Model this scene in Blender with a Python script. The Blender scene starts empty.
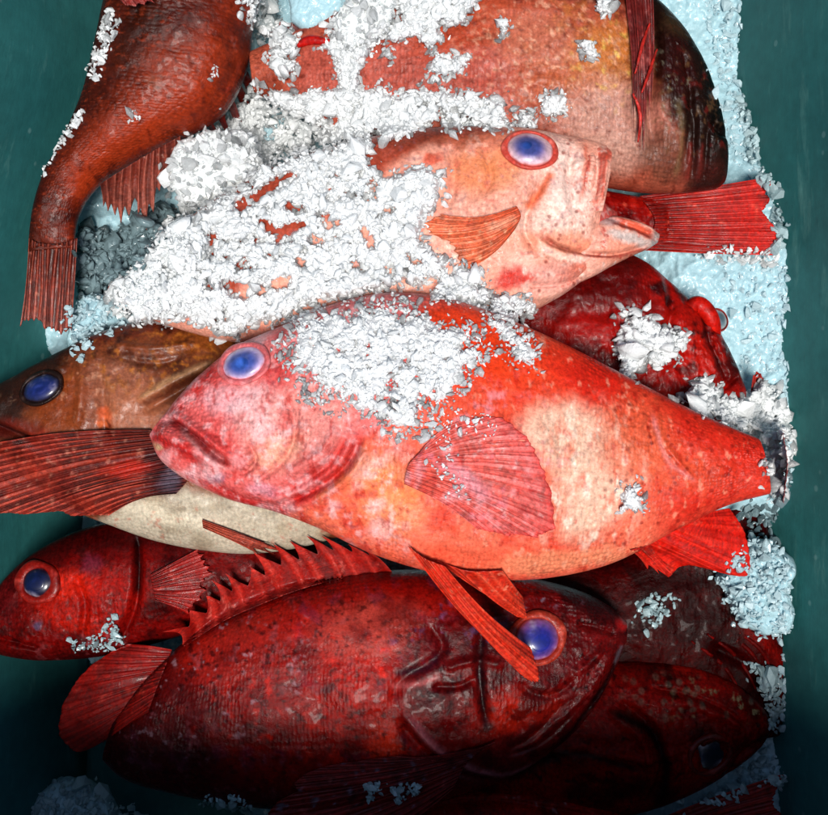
import bpy, bmesh, math, random
import numpy as np
from mathutils import Vector

# ------------------------------------------------------------------ camera, sky, sun, exposure
scene = bpy.context.scene
S = 0.0007            # metres per unit (one unit is about one photo pixel at the height of the pile)
ZC, F = 1300.0, 1200.0
CX, CY = 414.0, 407.5

cam_data = bpy.data.cameras.new('camera')
cam = bpy.data.objects.new('camera', cam_data)
scene.collection.objects.link(cam)
cam.location = (0, 0, ZC * S)
cam.rotation_euler = (0, 0, 0)
cam_data.sensor_fit = 'HORIZONTAL'
cam_data.sensor_width = 36.0
cam_data.lens = 36.0 * F / 828.0
cam_data.clip_start = 0.01
cam_data.clip_end = 100.0
scene.camera = cam

SUN_EL, SUN_AZ = math.radians(77), math.radians(172)     # azimuth from +Y (top of the photo) towards +X
world = bpy.data.worlds.new('World')
scene.world = world
world.use_nodes = True
wn = world.node_tree
for n in list(wn.nodes):
    wn.nodes.remove(n)
sky = wn.nodes.new('ShaderNodeTexSky')
sky.sky_type = 'NISHITA'
sky.sun_disc = False
sky.sun_elevation = SUN_EL
sky.sun_rotation = SUN_AZ
bg = wn.nodes.new('ShaderNodeBackground')
bg.inputs['Strength'].default_value = 0.085
wo = wn.nodes.new('ShaderNodeOutputWorld')
wn.links.new(sky.outputs[0], bg.inputs['Color'])
wn.links.new(bg.outputs[0], wo.inputs['Surface'])

sun_data = bpy.data.lights.new('sun', 'SUN')
sun_data.energy = 4.4
sun_data.angle = math.radians(16)
sun_data.color = (1.0, 0.96, 0.9)
sun = bpy.data.objects.new('sun', sun_data)
scene.collection.objects.link(sun)
sd = Vector((math.sin(SUN_AZ) * math.cos(SUN_EL), math.cos(SUN_AZ) * math.cos(SUN_EL), math.sin(SUN_EL)))
sun.rotation_euler = sd.to_track_quat('Z', 'Y').to_euler()
sun.location = (0, 0, 3)

scene.view_settings.view_transform = 'Standard'
scene.view_settings.look = 'None'
scene.view_settings.gamma = 1.0
scene.view_settings.exposure = 0.25
scene.render.engine = 'CYCLES'
scene.cycles.use_denoising = True
scene.cycles.max_bounces = 10
scene.cycles.diffuse_bounces = 6
scene.cycles.transmission_bounces = 6
scene.cycles.caustics_reflective = False
scene.cycles.caustics_refractive = False

random.seed(4)
rng = np.random.default_rng(11)

# ------------------------------------------------------------------ noise
def _hash(ix, iy, seed):
    h = (ix.astype(np.int64) * 374761393 + iy.astype(np.int64) * 668265263 + seed * 974634777) & 0xffffffff
    h = ((h ^ (h >> 13)) * 1274126177) & 0xffffffff
    h = h ^ (h >> 16)
    return (h & 0xffffff) / float(0xffffff)

def vnoise(x, y, seed=0):
    ix, iy = np.floor(x), np.floor(y)
    fx, fy = x - ix, y - iy
    fx = fx * fx * (3 - 2 * fx); fy = fy * fy * (3 - 2 * fy)
    a = _hash(ix, iy, seed); b = _hash(ix + 1, iy, seed)
    c = _hash(ix, iy + 1, seed); d = _hash(ix + 1, iy + 1, seed)
    return (a * (1 - fx) + b * fx) * (1 - fy) + (c * (1 - fx) + d * fx) * fy

def fbm(x, y, scale, octv=4, seed=0):
    """values about -1..1"""
    t, amp, f, tot = 0, 1.0, 1.0 / scale, 0
    for o in range(octv):
        ca, sa = math.cos(0.6 * o), math.sin(0.6 * o)
        t = t + amp * vnoise((x * ca - y * sa) * f + 17.3 * o, (x * sa + y * ca) * f - 9.1 * o, seed + o * 7)
        tot += amp; amp *= 0.55; f *= 2.03
    return (t / tot - 0.5) * 2.6

def cells(x, y, scale, seed=0):
    """distance to the nearest and second nearest jittered point, and the random value of the nearest"""
    x, y = x / scale, y / scale
    ix, iy = np.floor(x), np.floor(y)
    d1 = np.full(x.shape, 9.0); d2 = np.full(x.shape, 9.0); r = np.zeros(x.shape)
    for dx in (-1, 0, 1):
        for dy in (-1, 0, 1):
            jx, jy = ix + dx, iy + dy
            qx = jx + _hash(jx, jy, seed); qy = jy + _hash(jx, jy, seed + 5)
            d = np.hypot(x - qx, y - qy)
            m = d < d1
            d2 = np.where(m, d1, np.minimum(d2, d))
            r = np.where(m, _hash(jx, jy, seed + 9), r)
            d1 = np.where(m, d, d1)
    return d1, d2, r

def smooth(a, b, x):
    t = np.clip((x - a) / (b - a), 0, 1)
    return t * t * (3 - 2 * t)

def lin(c):
    c = np.asarray(c, float) / 255.0
    return np.where(c <= 0.04045, c / 12.92, ((c + 0.055) / 1.055) ** 2.4)

def seg_dist(px, py, pts, closed=False):
    """distance to a polyline and the parameter 0..1 along it"""
    pts = [np.array(p, float) for p in pts]
    if closed: pts = pts + [pts[0]]
    best = np.full(px.shape, 1e9); par = np.zeros(px.shape)
    L = [np.hypot(*(pts[i + 1] - pts[i])) for i in range(len(pts) - 1)]
    tot = sum(L) or 1; acc = 0
    for i in range(len(pts) - 1):
        a, b = pts[i], pts[i + 1]
        d = b - a; l2 = max(d @ d, 1e-9)
        t = np.clip(((px - a[0]) * d[0] + (py - a[1]) * d[1]) / l2, 0, 1)
        dd = np.hypot(px - a[0] - t * d[0], py - a[1] - t * d[1])
        m = dd < best
        best = np.where(m, dd, best); par = np.where(m, (acc + t * L[i]) / tot, par)
        acc += L[i]
    return best, par

def inside(px, py, pts):
    r = np.zeros(px.shape, bool); n = len(pts)
    for i in range(n):
        x1, y1 = pts[i]; x2, y2 = pts[(i + 1) % n]
        if y1 == y2: continue
        c = ((y1 > py) != (y2 > py)) & (px < (x2 - x1) * (py - y1) / (y2 - y1) + x1)
        r ^= c
    return r

def sdf(px, py, pts):
    d, _ = seg_dist(px, py, pts, True)
    return np.where(inside(px, py, pts), d, -d)      # positive inside

def smooth_line(pts, n=12):
    """Catmull-Rom through points"""
    p = np.array(pts, float)
    t = np.linspace(0, len(p) - 1, n * (len(p) - 1) + 1)
    return crom(p, t)

def crom(p, t):
    p = np.asarray(p, float)
    if p.ndim == 1: p = p[:, None]
    n = len(p)
    i = np.clip(np.floor(t).astype(int), 0, n - 2); f = (t - i)[:, None]
    g = lambda k: p[np.clip(k, 0, n - 1)]
    p0, p1, p2, p3 = g(i - 1), g(i), g(i + 1), g(i + 2)
    p0 = np.where((i - 1 < 0)[:, None], 2 * p1 - p2, p0)
    p3 = np.where((i + 2 > n - 1)[:, None], 2 * p2 - p1, p3)
    return 0.5 * ((2 * p1) + (-p0 + p2) * f + (2 * p0 - 5 * p1 + 4 * p2 - p3) * f ** 2 + (-p0 + 3 * p1 - 3 * p2 + p3) * f ** 3)

# ------------------------------------------------------------------ heights of the pile (used to lay fins and ice on what is below)
HX0, HY0, HW, HH = -60, -80, 960, 980
HM = np.full((HH, HW), -60.0)
yy, xx = np.mgrid[0:HH, 0:HW]
gx, gy = (xx + HX0).astype(float), (yy + HY0).astype(float)

def bed_z(x, y):
    """level of the packed ice under the fish"""
    z = -62 + 0 * x
    z = z + 84 * smooth(60, 270, y) * smooth(560, 690, x)
    z = z + 55 * smooth(140, 260, y) * smooth(300, 120, x) * smooth(420, 330, y)
    z = z - 60 * smooth(480, 560, y) * smooth(540, 640, x)
    z = z + 25 * smooth(690, 800, y) * smooth(560, 660, x)
    z = z - 60 * smooth(330, 420, y) * smooth(400, 200, x)
    z = z - 45 * smooth(95, 60, x) * smooth(250, 330, y) - 45 * smooth(600, 680, y) * smooth(420, 300, x)
    z = z + 9 * fbm(x, y, 70, 3, 91) + 2.5 * fbm(x, y, 14, 3, 92)
    return z
HM[:] = bed_z(gx, gy)

def splat(X, Y, Z):
    """X,Y world units (not metres)"""
    x = CX + X * F / (ZC - Z); y = CY - Y * F / (ZC - Z)
    ix = np.round(x - HX0).astype(int); iy = np.round(y - HY0).astype(int)
    m = (ix >= 1) & (ix < HW - 1) & (iy >= 1) & (iy < HH - 1)
    ix, iy, z = ix[m], iy[m], Z[m]
    for dx in (-1, 0, 1):
        for dy in (-1, 0, 1):
            np.maximum.at(HM, (iy + dy, ix + dx), z)

def height(x, y, r=0):
    ix = np.clip(np.round(np.asarray(x) - HX0).astype(int), 0, HW - 1)
    iy = np.clip(np.round(np.asarray(y) - HY0).astype(int), 0, HH - 1)
    if r:
        out = 0
        for dx, dy in ((0, 0), (r, 0), (-r, 0), (0, r), (0, -r), (r, r), (-r, -r), (r, -r), (-r, r)):
            out = out + HM[np.clip(iy + dy, 0, HH - 1), np.clip(ix + dx, 0, HW - 1)]
        return out / 9
    return HM[iy, ix]

def to_world(x, y, z, zref=None):
    zr = z if zref is None else zref
    k = (ZC - zr) / F
    return np.stack([(x - CX) * k, -(y - CY) * k, z + 0 * x], -1) * S

# ------------------------------------------------------------------ object helpers
col = scene.collection
def tag(o, label=None, cat=None, group=None, kind=None):
    if label: o['label'] = label
    if cat: o['category'] = cat
    if group: o['group'] = group
    if kind: o['kind'] = kind
    return o

def empty(name, loc):
    o = bpy.data.objects.new(name, None); col.objects.link(o)
    o.location = loc; o.empty_display_size = 0.02
    return o

def origin_of(o):
    v = Vector((0, 0, 0))
    while o: v += o.location; o = o.parent
    return v

def mesh_np(name, V, faces, mat, parent=None, colr=None, suv=None, rnd=None, flat=False, loc=None):
    """V (n,3) world metres; faces: list of int arrays with 3 or 4 columns"""
    V = np.asarray(V, float)
    if parent is not None:
        o0 = np.array(origin_of(parent)); loc = (0, 0, 0)
    else:
        o0 = np.array(loc) if loc is not None else np.array([V[:, 0].mean(), V[:, 1].mean(), V[:, 2].min()])
        loc = tuple(o0)
    me = bpy.data.meshes.new(name)
    me.vertices.add(len(V)); me.vertices.foreach_set('co', (V - o0).astype(np.float32).ravel())
    faces = [np.asarray(f, np.int32) for f in faces if len(f)]
    idx = np.concatenate([f.ravel() for f in faces])
    tot = np.concatenate([np.full(len(f), f.shape[1], np.int32) for f in faces])
    st = np.concatenate([[0], np.cumsum(tot)[:-1]]).astype(np.int32)
    me.loops.add(len(idx)); me.loops.foreach_set('vertex_index', idx)
    me.polygons.add(len(tot)); me.polygons.foreach_set('loop_start', st)
    try: me.polygons.foreach_set('loop_total', tot)
    except Exception: pass
    me.polygons.foreach_set('use_smooth', np.full(len(tot), not flat, bool))
    me.update(calc_edges=True); me.validate()
    if colr is not None:
        a = me.color_attributes.new('Col', 'FLOAT_COLOR', 'POINT')
        c = np.ones((len(V), 4), np.float32); c[:, :3] = np.clip(colr, 0, 1)
        c[:, :3] = 0.84 * c[:, :3] ** 1.28
        a.data.foreach_set('color', c.ravel())
    if suv is not None:
        a = me.attributes.new('suv', 'FLOAT_VECTOR', 'POINT')
        a.data.foreach_set('vector', np.asarray(suv, np.float32).ravel())
    if rnd is not None:
        a = me.attributes.new('rnd', 'FLOAT', 'POINT')
        a.data.foreach_set('value', np.asarray(rnd, np.float32))
    me.materials.append(mat)
    o = bpy.data.objects.new(name, me); col.objects.link(o)
    o.location = loc
    if parent is not None: o.parent = parent
    return o

def grid_faces(nu, nv, closed_v=False):
    i = np.arange(nu - 1)[:, None]; nvv = nv if closed_v else nv - 1
    j = np.arange(nvv)[None, :]; j2 = (j + 1) % nv
    a = i * nv + j; b = (i + 1) * nv + j; c = (i + 1) * nv + j2; d = i * nv + j2
    return np.stack([a, b, c, d], -1).reshape(-1, 4)

# ------------------------------------------------------------------ materials
def new_mat(name):
    m = bpy.data.materials.new(name); m.use_nodes = True
    nt = m.node_tree
    b = nt.nodes['Principled BSDF']
    return m, nt, b

def nd(nt, t, **kw):
    n = nt.nodes.new(t)
    for k, v in kw.items():
        if k in n.inputs.keys() if hasattr(n.inputs, 'keys') else False: n.inputs[k].default_value = v
        else: setattr(n, k, v)
    return n

def fish_material(name, scale_bump=0.5, fleck=0.25, rough=0.3, sss=0.12, coat=0.5, wet=0.5):
    m, nt, b = new_mat(name)
    L = nt.links.new
    at = nd(nt, 'ShaderNodeAttribute', attribute_name='Col')
    uv = nd(nt, 'ShaderNodeAttribute', attribute_name='suv')
    tc = nd(nt, 'ShaderNodeTexCoord')
    # scales: rows of small cells in body coordinates, elongated
    mp = nd(nt, 'ShaderNodeMapping'); mp.inputs['Scale'].default_value = (0.27, 0.20, 1)
    L(uv.outputs['Vector'], mp.inputs['Vector'])
    wn_ = nd(nt, 'ShaderNodeTexNoise'); wn_.inputs['Scale'].default_value = 0.06; wn_.inputs['Detail'].default_value = 2
    L(uv.outputs['Vector'], wn_.inputs['Vector'])
    add = nd(nt, 'ShaderNodeVectorMath', operation='MULTIPLY_ADD')
    L(wn_.outputs['Color'], add.inputs[0]); add.inputs[1].default_value = (0.9, 0.9, 0); L(mp.outputs[0], add.inputs[2])
    vo = nd(nt, 'ShaderNodeTexVoronoi'); vo.feature = 'F1'; vo.inputs['Scale'].default_value = 1.0; vo.inputs['Randomness'].default_value = 0.5
    L(add.outputs[0], vo.inputs['Vector'])
    n1 = nd(nt, 'ShaderNodeTexNoise'); n1.inputs['Scale'].default_value = 420; n1.inputs['Detail'].default_value = 6; n1.inputs['Roughness'].default_value = 0.65
    L(tc.outputs['Object'], n1.inputs['Vector'])
    n2 = nd(nt, 'ShaderNodeTexNoise'); n2.inputs['Scale'].default_value = 110; n2.inputs['Detail'].default_value = 5
    L(tc.outputs['Object'], n2.inputs['Vector'])
    # colour modulation
    mr = nd(nt, 'ShaderNodeMapRange'); mr.inputs[1].default_value = 0.15; mr.inputs[2].default_value = 0.75
    mr.inputs[3].default_value = 1 + fleck * 0.45; mr.inputs[4].default_value = 1 - fleck
    L(vo.outputs['Distance'], mr.inputs[0])
    mr2 = nd(nt, 'ShaderNodeMapRange'); mr2.inputs[1].default_value = 0.3; mr2.inputs[2].default_value = 0.7
    mr2.inputs[3].default_value = 1 - fleck * 1.3; mr2.inputs[4].default_value = 1 + fleck * 1.1
    L(n1.outputs['Fac'], mr2.inputs[0])
    n3 = nd(nt, 'ShaderNodeTexNoise'); n3.inputs['Scale'].default_value = 38; n3.inputs['Detail'].default_value = 3
    L(tc.outputs['Object'], n3.inputs['Vector'])
    mk = nd(nt, 'ShaderNodeMapRange'); mk.inputs[1].default_value = 0.40; mk.inputs[2].default_value = 0.62; mk.inputs[3].default_value = 0.08; mk.inputs[4].default_value = 1.0
    L(n3.outputs['Fac'], mk.inputs[0])
    ms = nd(nt, 'ShaderNodeMix', data_type='FLOAT'); ms.inputs['A'].default_value = 1.0
    L(mk.outputs[0], ms.inputs['Factor']); L(mr.outputs[0], ms.inputs['B'])
    mu = nd(nt, 'ShaderNodeMath', operation='MULTIPLY'); L(ms.outputs['Result'], mu.inputs[0]); L(mr2.outputs[0], mu.inputs[1])
    vm = nd(nt, 'ShaderNodeVectorMath', operation='SCALE'); L(at.outputs['Color'], vm.inputs[0]); L(mu.outputs[0], vm.inputs['Scale'])
    L(vm.outputs[0], b.inputs['Base Color'])
    # roughness
    mr3 = nd(nt, 'ShaderNodeMapRange'); mr3.inputs[1].default_value = 0.35; mr3.inputs[2].default_value = 0.65
    mr3.inputs[3].default_value = rough * 0.75; mr3.inputs[4].default_value = rough * 1.7
    L(n2.outputs['Fac'], mr3.inputs[0]); L(mr3.outputs[0], b.inputs['Roughness'])
    b.inputs['Specular IOR Level'].default_value = wet
    b.inputs['Coat Weight'].default_value = coat; b.inputs['Coat Roughness'].default_value = 0.09; b.inputs['Coat IOR'].default_value = 1.35
    b.inputs['Subsurface Weight'].default_value = sss
    b.inputs['Subsurface Radius'].default_value = (1.0, 0.3, 0.2); b.inputs['Subsurface Scale'].default_value = 0.004
    # bump
    inv = nd(nt, 'ShaderNodeMath', operation='MULTIPLY_ADD'); L(vo.outputs['Distance'], inv.inputs[0]); sb = nd(nt, 'ShaderNodeMath', operation='MULTIPLY'); sb.inputs[1].default_value = -scale_bump; L(mk.outputs[0], sb.inputs[0]); L(sb.outputs[0], inv.inputs[1]); L(n1.outputs['Fac'], inv.inputs[2])
    bp = nd(nt, 'ShaderNodeBump'); bp.inputs['Strength'].default_value = 0.5; bp.inputs['Distance'].default_value = 0.0011
    L(inv.outputs[0], bp.inputs['Height']); L(bp.outputs[0], b.inputs['Normal'])
    return m

M_scaly = fish_material('scaly_fish_skin', 1.3, 0.29, 0.26, 0.10, 0.06, 0.14)
M_smooth = fish_material('smooth_wet_fish_skin', 0.35, 0.26, 0.30, 0.14, 0.10, 0.24)
M_dark = fish_material('dark_wet_fish_skin', 0.8, 0.45, 0.30, 0.05, 0.03, 0.05)
M_fin = fish_material('fin_skin', 0.2, 0.36, 0.38, 0.0, 0.12, 0.28)

def eye_material():
    m, nt, b = new_mat('cloudy_eye')
    L = nt.links.new
    at = nd(nt, 'ShaderNodeAttribute', attribute_name='Col')
    tc = nd(nt, 'ShaderNodeTexCoord')
    n1 = nd(nt, 'ShaderNodeTexNoise'); n1.inputs['Scale'].default_value = 260; n1.inputs['Detail'].default_value = 5
    L(tc.outputs['Object'], n1.inputs['Vector'])
    mr = nd(nt, 'ShaderNodeMapRange'); mr.inputs[1].default_value = 0.3; mr.inputs[2].default_value = 0.7; mr.inputs[3].default_value = 0.7; mr.inputs[4].default_value = 1.3
    L(n1.outputs['Fac'], mr.inputs[0])
    vm = nd(nt, 'ShaderNodeVectorMath', operation='SCALE'); L(at.outputs['Color'], vm.inputs[0]); L(mr.outputs[0], vm.inputs['Scale'])
    L(vm.outputs[0], b.inputs['Base Color'])
    b.inputs['Roughness'].default_value = 0.35; b.inputs['Coat Weight'].default_value = 0.35; b.inputs['Coat Roughness'].default_value = 0.12
    b.inputs['Specular IOR Level'].default_value = 0.5
    return m
M_eye = eye_material()

def ice_material(name, tint, trans=0.3, rough=0.25, grain=700, sss=0.5, transl=0.0):
    m, nt, b = new_mat(name)
    L = nt.links.new
    at = nd(nt, 'ShaderNodeAttribute', attribute_name='rnd')
    tc = nd(nt, 'ShaderNodeTexCoord')
    n1 = nd(nt, 'ShaderNodeTexNoise'); n1.inputs['Scale'].default_value = grain; n1.inputs['Detail'].default_value = 4
    L(tc.outputs['Object'], n1.inputs['Vector'])
    n2 = nd(nt, 'ShaderNodeTexNoise'); n2.inputs['Scale'].default_value = 60; n2.inputs['Detail'].default_value = 3
    L(tc.outputs['Object'], n2.inputs['Vector'])
    rp = nd(nt, 'ShaderNodeMix', data_type='RGBA')
    rp.inputs['A'].default_value = (*[c * 0.80 for c in tint], 1); rp.inputs['B'].default_value = (*tint, 1)
    L(n2.outputs['Fac'], rp.inputs['Factor']); L(rp.outputs['Result'], b.inputs['Base Color'])
    mr = nd(nt, 'ShaderNodeMapRange'); mr.inputs[1].default_value = 0.45; mr.inputs[2].default_value = 1.0; mr.inputs[3].default_value = 0.0; mr.inputs[4].default_value = trans * 2
    L(at.outputs['Fac'], mr.inputs[0]); L(mr.outputs[0], b.inputs['Transmission Weight'])
    b.inputs['Roughness'].default_value = rough; b.inputs['IOR'].default_value = 1.31
    b.inputs['Subsurface Weight'].default_value = sss
    b.inputs['Subsurface Radius'].default_value = (0.85, 0.95, 1.0); b.inputs['Subsurface Scale'].default_value = 0.008
    b.inputs['Coat Weight'].default_value = 0.4; b.inputs['Coat Roughness'].default_value = 0.1
    bp = nd(nt, 'ShaderNodeBump'); bp.inputs['Strength'].default_value = 0.6; bp.inputs['Distance'].default_value = 0.001
    L(n1.outputs['Fac'], bp.inputs['Height']); L(bp.outputs[0], b.inputs['Normal'])
    if transl:
        tr = nd(nt, 'ShaderNodeBsdfTranslucent'); L(rp.outputs['Result'], tr.inputs['Color'])
        mxs = nd(nt, 'ShaderNodeMixShader'); mxs.inputs[0].default_value = transl
        L(b.outputs[0], mxs.inputs[1]); L(tr.outputs[0], mxs.inputs[2]); L(mxs.outputs[0], nt.nodes['Material Output'].inputs['Surface'])
    return m
M_ice = ice_material('crushed_ice', (0.93, 0.955, 0.965), 0.42, 0.14, sss=0.0, transl=0.26)
M_bed = ice_material('packed_ice', (0.38, 0.58, 0.65), 0.1, 0.4, 520)
M_grain = ice_material('pale_ice_grains', (0.56, 0.74, 0.80), 0.1, 0.3, 520, sss=0, transl=.25)
M_shade_ice = ice_material('shade_dark_ice', (0.22, 0.32, 0.35), 0.4, 0.2, 520, sss=0, transl=.3)  # ice tinted dark to imitate shade in the gaps
M_wet = ice_material('wet_ice_grains', (0.60, 0.78, 0.82), 0.35, 0.2, 520, sss=0, transl=.4)
M_lump = ice_material('ice_lump', (0.90, 0.95, 0.95), 0.1, 0.3, 500)

def crate_material():
    m, nt, b = new_mat('green_plastic')
    L = nt.links.new
    tc = nd(nt, 'ShaderNodeTexCoord')
    n1 = nd(nt, 'ShaderNodeTexNoise'); n1.inputs['Scale'].default_value = 7; n1.inputs['Detail'].default_value = 8; n1.inputs['Roughness'].default_value = 0.6
    L(tc.outputs['Object'], n1.inputs['Vector'])
    rp = nd(nt, 'ShaderNodeValToRGB')
    rp.color_ramp.elements[0].position = 0.3; rp.color_ramp.elements[0].color = (0.014, 0.104, 0.104, 1)
    rp.color_ramp.elements[1].position = 0.72; rp.color_ramp.elements[1].color = (0.030, 0.168, 0.162, 1)
    L(n1.outputs['Fac'], rp.inputs[0])
    # pale scuffs
    mp = nd(nt, 'ShaderNodeMapping'); mp.inputs['Scale'].default_value = (30, 9, 40); mp.inputs['Rotation'].default_value = (0.3, 0.2, 0.5)
    L(tc.outputs['Object'], mp.inputs['Vector'])
    n2 = nd(nt, 'ShaderNodeTexNoise'); n2.inputs['Scale'].default_value = 1.6; n2.inputs['Detail'].default_value = 9; n2.inputs['Roughness'].default_value = 0.7
    L(mp.outputs[0], n2.inputs['Vector'])
    mr = nd(nt, 'ShaderNodeMapRange'); mr.inputs[1].default_value = 0.57; mr.inputs[2].default_value = 0.74; mr.inputs[3].default_value = 0; mr.inputs[4].default_value = 0.55
    L(n2.outputs['Fac'], mr.inputs[0])
    mx = nd(nt, 'ShaderNodeMix', data_type='RGBA'); mx.inputs['B'].default_value = (0.12, 0.30, 0.27, 1)
    L(mr.outputs[0], mx.inputs['Factor']); L(rp.outputs[0], mx.inputs['A']); L(mx.outputs['Result'], b.inputs['Base Color'])
    n4 = nd(nt, 'ShaderNodeTexNoise'); n4.inputs['Scale'].default_value = 90; n4.inputs['Detail'].default_value = 8; n4.inputs['Roughness'].default_value = 0.7
    L(tc.outputs['Object'], n4.inputs['Vector'])
    m4 = nd(nt, 'ShaderNodeMapRange'); m4.inputs[1].default_value = 0.3; m4.inputs[2].default_value = 0.7; m4.inputs[3].default_value = 0.85; m4.inputs[4].default_value = 1.14
    L(n4.outputs['Fac'], m4.inputs[0])
    vo = nd(nt, 'ShaderNodeTexVoronoi'); vo.inputs['Scale'].default_value = 55
    L(tc.outputs['Object'], vo.inputs['Vector'])
    sp = nd(nt, 'ShaderNodeMapRange'); sp.inputs[1].default_value = 0.10; sp.inputs[2].default_value = 0.16; sp.inputs[3].default_value = 0.22; sp.inputs[4].default_value = 0.0
    L(vo.outputs['Distance'], sp.inputs[0])
    gt = nd(nt, 'ShaderNodeMath', operation='GREATER_THAN'); gt.inputs[1].default_value = 0.8
    sx = nd(nt, 'ShaderNodeSeparateXYZ'); L(vo.outputs['Color'], sx.inputs[0]); L(sx.outputs[0], gt.inputs[0])
    sm_ = nd(nt, 'ShaderNodeMath', operation='MULTIPLY'); L(sp.outputs[0], sm_.inputs[0]); L(gt.outputs[0], sm_.inputs[1])
    sc_ = nd(nt, 'ShaderNodeVectorMath', operation='SCALE'); L(mx.outputs['Result'], sc_.inputs[0]); L(m4.outputs[0], sc_.inputs['Scale'])
    m5 = nd(nt, 'ShaderNodeMix', data_type='RGBA'); m5.inputs['B'].default_value = (0.30, 0.48, 0.46, 1)
    L(sm_.outputs[0], m5.inputs['Factor']); L(sc_.outputs[0], m5.inputs['A']); L(m5.outputs['Result'], b.inputs['Base Color'])
    b.inputs['Roughness'].default_value = 0.6; b.inputs['Specular IOR Level'].default_value = 0.25
    bp = nd(nt, 'ShaderNodeBump'); bp.inputs['Strength'].default_value = 0.25; bp.inputs['Distance'].default_value = 0.002
    L(n2.outputs['Fac'], bp.inputs['Height']); L(bp.outputs[0], b.inputs['Normal'])
    return m
M_crate = crate_material()

# ------------------------------------------------------------------ the crate and the packed ice
ZB, ZT = -150.0, 450.0  # rim raised so the walls and the added slab block more sky
SLOPE = 0.27
def crate_x(side, Y):
    """x of the inner wall at z=0 for world Y (units); the crate is a little wider towards the near end"""
    t = min(max((430 - Y) / 860.0, 0), 1); u = min(max((400 - Y) / 380.0, 0), 1); u = u * u * (3 - 2 * u)
    return (-350 - 86 * u) if side < 0 else (384 + 18 * t)

def slab(name, inner, outward, thick, parent, n=(40, 24), bend=None):
    """wall as a solid from inner corner quad [a(bottom start), b(bottom end), c(top end), d(top start)] in units"""
    a, b, c, d = [np.array(p, float) for p in inner]
    nu, nv = n
    u = np.linspace(0, 1, nu)[:, None, None]; v = np.linspace(0, 1, nv)[None, :, None]
    P = (a * (1 - u) + b * u) * (1 - v) + (d * (1 - u) + c * u) * v
    if bend is not None: P = P + np.stack([bend(P[..., 1]), 0 * P[..., 1], 0 * P[..., 1]], -1)
    o = np.array(outward, float)
    w = fbm(P[..., 0] + P[..., 1], P[..., 2] * 2, 160, 3, 7)[..., None]
    Pin = P + o * w * 3.0
    Pout = P + o * thick
    V = np.concatenate([Pin.reshape(-1, 3), Pout.reshape(-1, 3)]) * S
    f = grid_faces(nu, nv); off = nu * nv
    fs = [f[:, ::-1], f + off]
    def rim(idx):
        idx = np.array(idx); return np.stack([idx[:-1], idx[1:], idx[1:] + off, idx[:-1] + off], -1)
    fs += [rim([i * nv for i in range(nu)]), rim([i * nv + nv - 1 for i in range(nu)]), rim(list(range(nv))), rim([(nu - 1) * nv + j for j in range(nv)])]
    return mesh_np(name, V, fs, M_crate, parent)

crate = tag(empty('fish_crate', (0, 0, ZB * S)), 'scuffed dark green plastic crate holding the fish and ice', 'crate')
YE = 600.0
for side in (-1, 1):
    pts = []
    for Y, z in ((-YE, ZB), (YE, ZB), (YE, ZT), (-YE, ZT)):
        pts.append((side * SLOPE * z, Y, z))
    slab('side_wall', pts, (side, 0, 0), 16, crate, bend=lambda Yv, sd=side: np.vectorize(lambda q: crate_x(sd, q))(Yv))
for e in (-1, 1):
    Y = e * (YE - 2)
    pts = [(crate_x(-1, Y) + 60, Y, ZB + 1), (crate_x(1, Y) - 60, Y, ZB + 1), (crate_x(1, Y) + SLOPE * ZT - 2, Y, ZT - 1), (crate_x(-1, Y) - SLOPE * ZT + 2, Y, ZT - 1)]
    slab('end_wall', pts, (0, e, 0), 16, crate)
me_pts = [(-430, -YE, ZB - 12), (420, -YE, ZB - 12), (420, YE, ZB - 12), (-430, YE, ZB - 12)]
slab('shade_slab', [(-520, -YE - 20, ZT + 8), (505, -YE - 20, ZT + 8), (505, -378, ZT + 8), (-520, -378, ZT + 8)], (0, 0, 1), 14, crate)  # added slab out of view, shades the near end of the pile
slab('crate_floor', me_pts, (0, 0, -1), 14, crate, (6, 6))

def build_bed():
    n = 600
    x = np.linspace(-30, 860, n)[:, None] + np.zeros((1, n)); y = np.linspace(-110, 930, n)[None, :] + np.zeros((n, 1))
    z = bed_z(x, y)
    d1, d2, r = cells(x, y, 9, 3)
    e1, e2, er = cells(x, y, 4.5, 8)
    z = z + 3.6 * (r - .5) + 2.2 * (1 - d1) + 3.0 * (er - .5) + 1.0 * fbm(x, y, 5, 2, 4)
    V = to_world(x.ravel(), y.ravel(), z.ravel())
    # keep it inside the crate
    Yw = V[:, 1] / S; Zw = V[:, 2] / S
    xl = np.array([crate_x(-1, q) for q in Yw]) - SLOPE * Zw; xr = np.array([crate_x(1, q) for q in Yw]) + SLOPE * Zw
    V[:, 0] = np.clip(V[:, 0] / S, xl - 4, xr + 4) * S
    V[:, 1] = np.clip(Yw, -YE + 6, YE - 6) * S
    o = mesh_np('packed_ice', V, [grid_faces(n, n)[:, ::-1]], M_bed, rnd=r.ravel() * 0.6)
    tag(o, 'packed pale blue ice lining the crate under the fish', 'ice', kind='structure')
build_bed()

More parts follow.
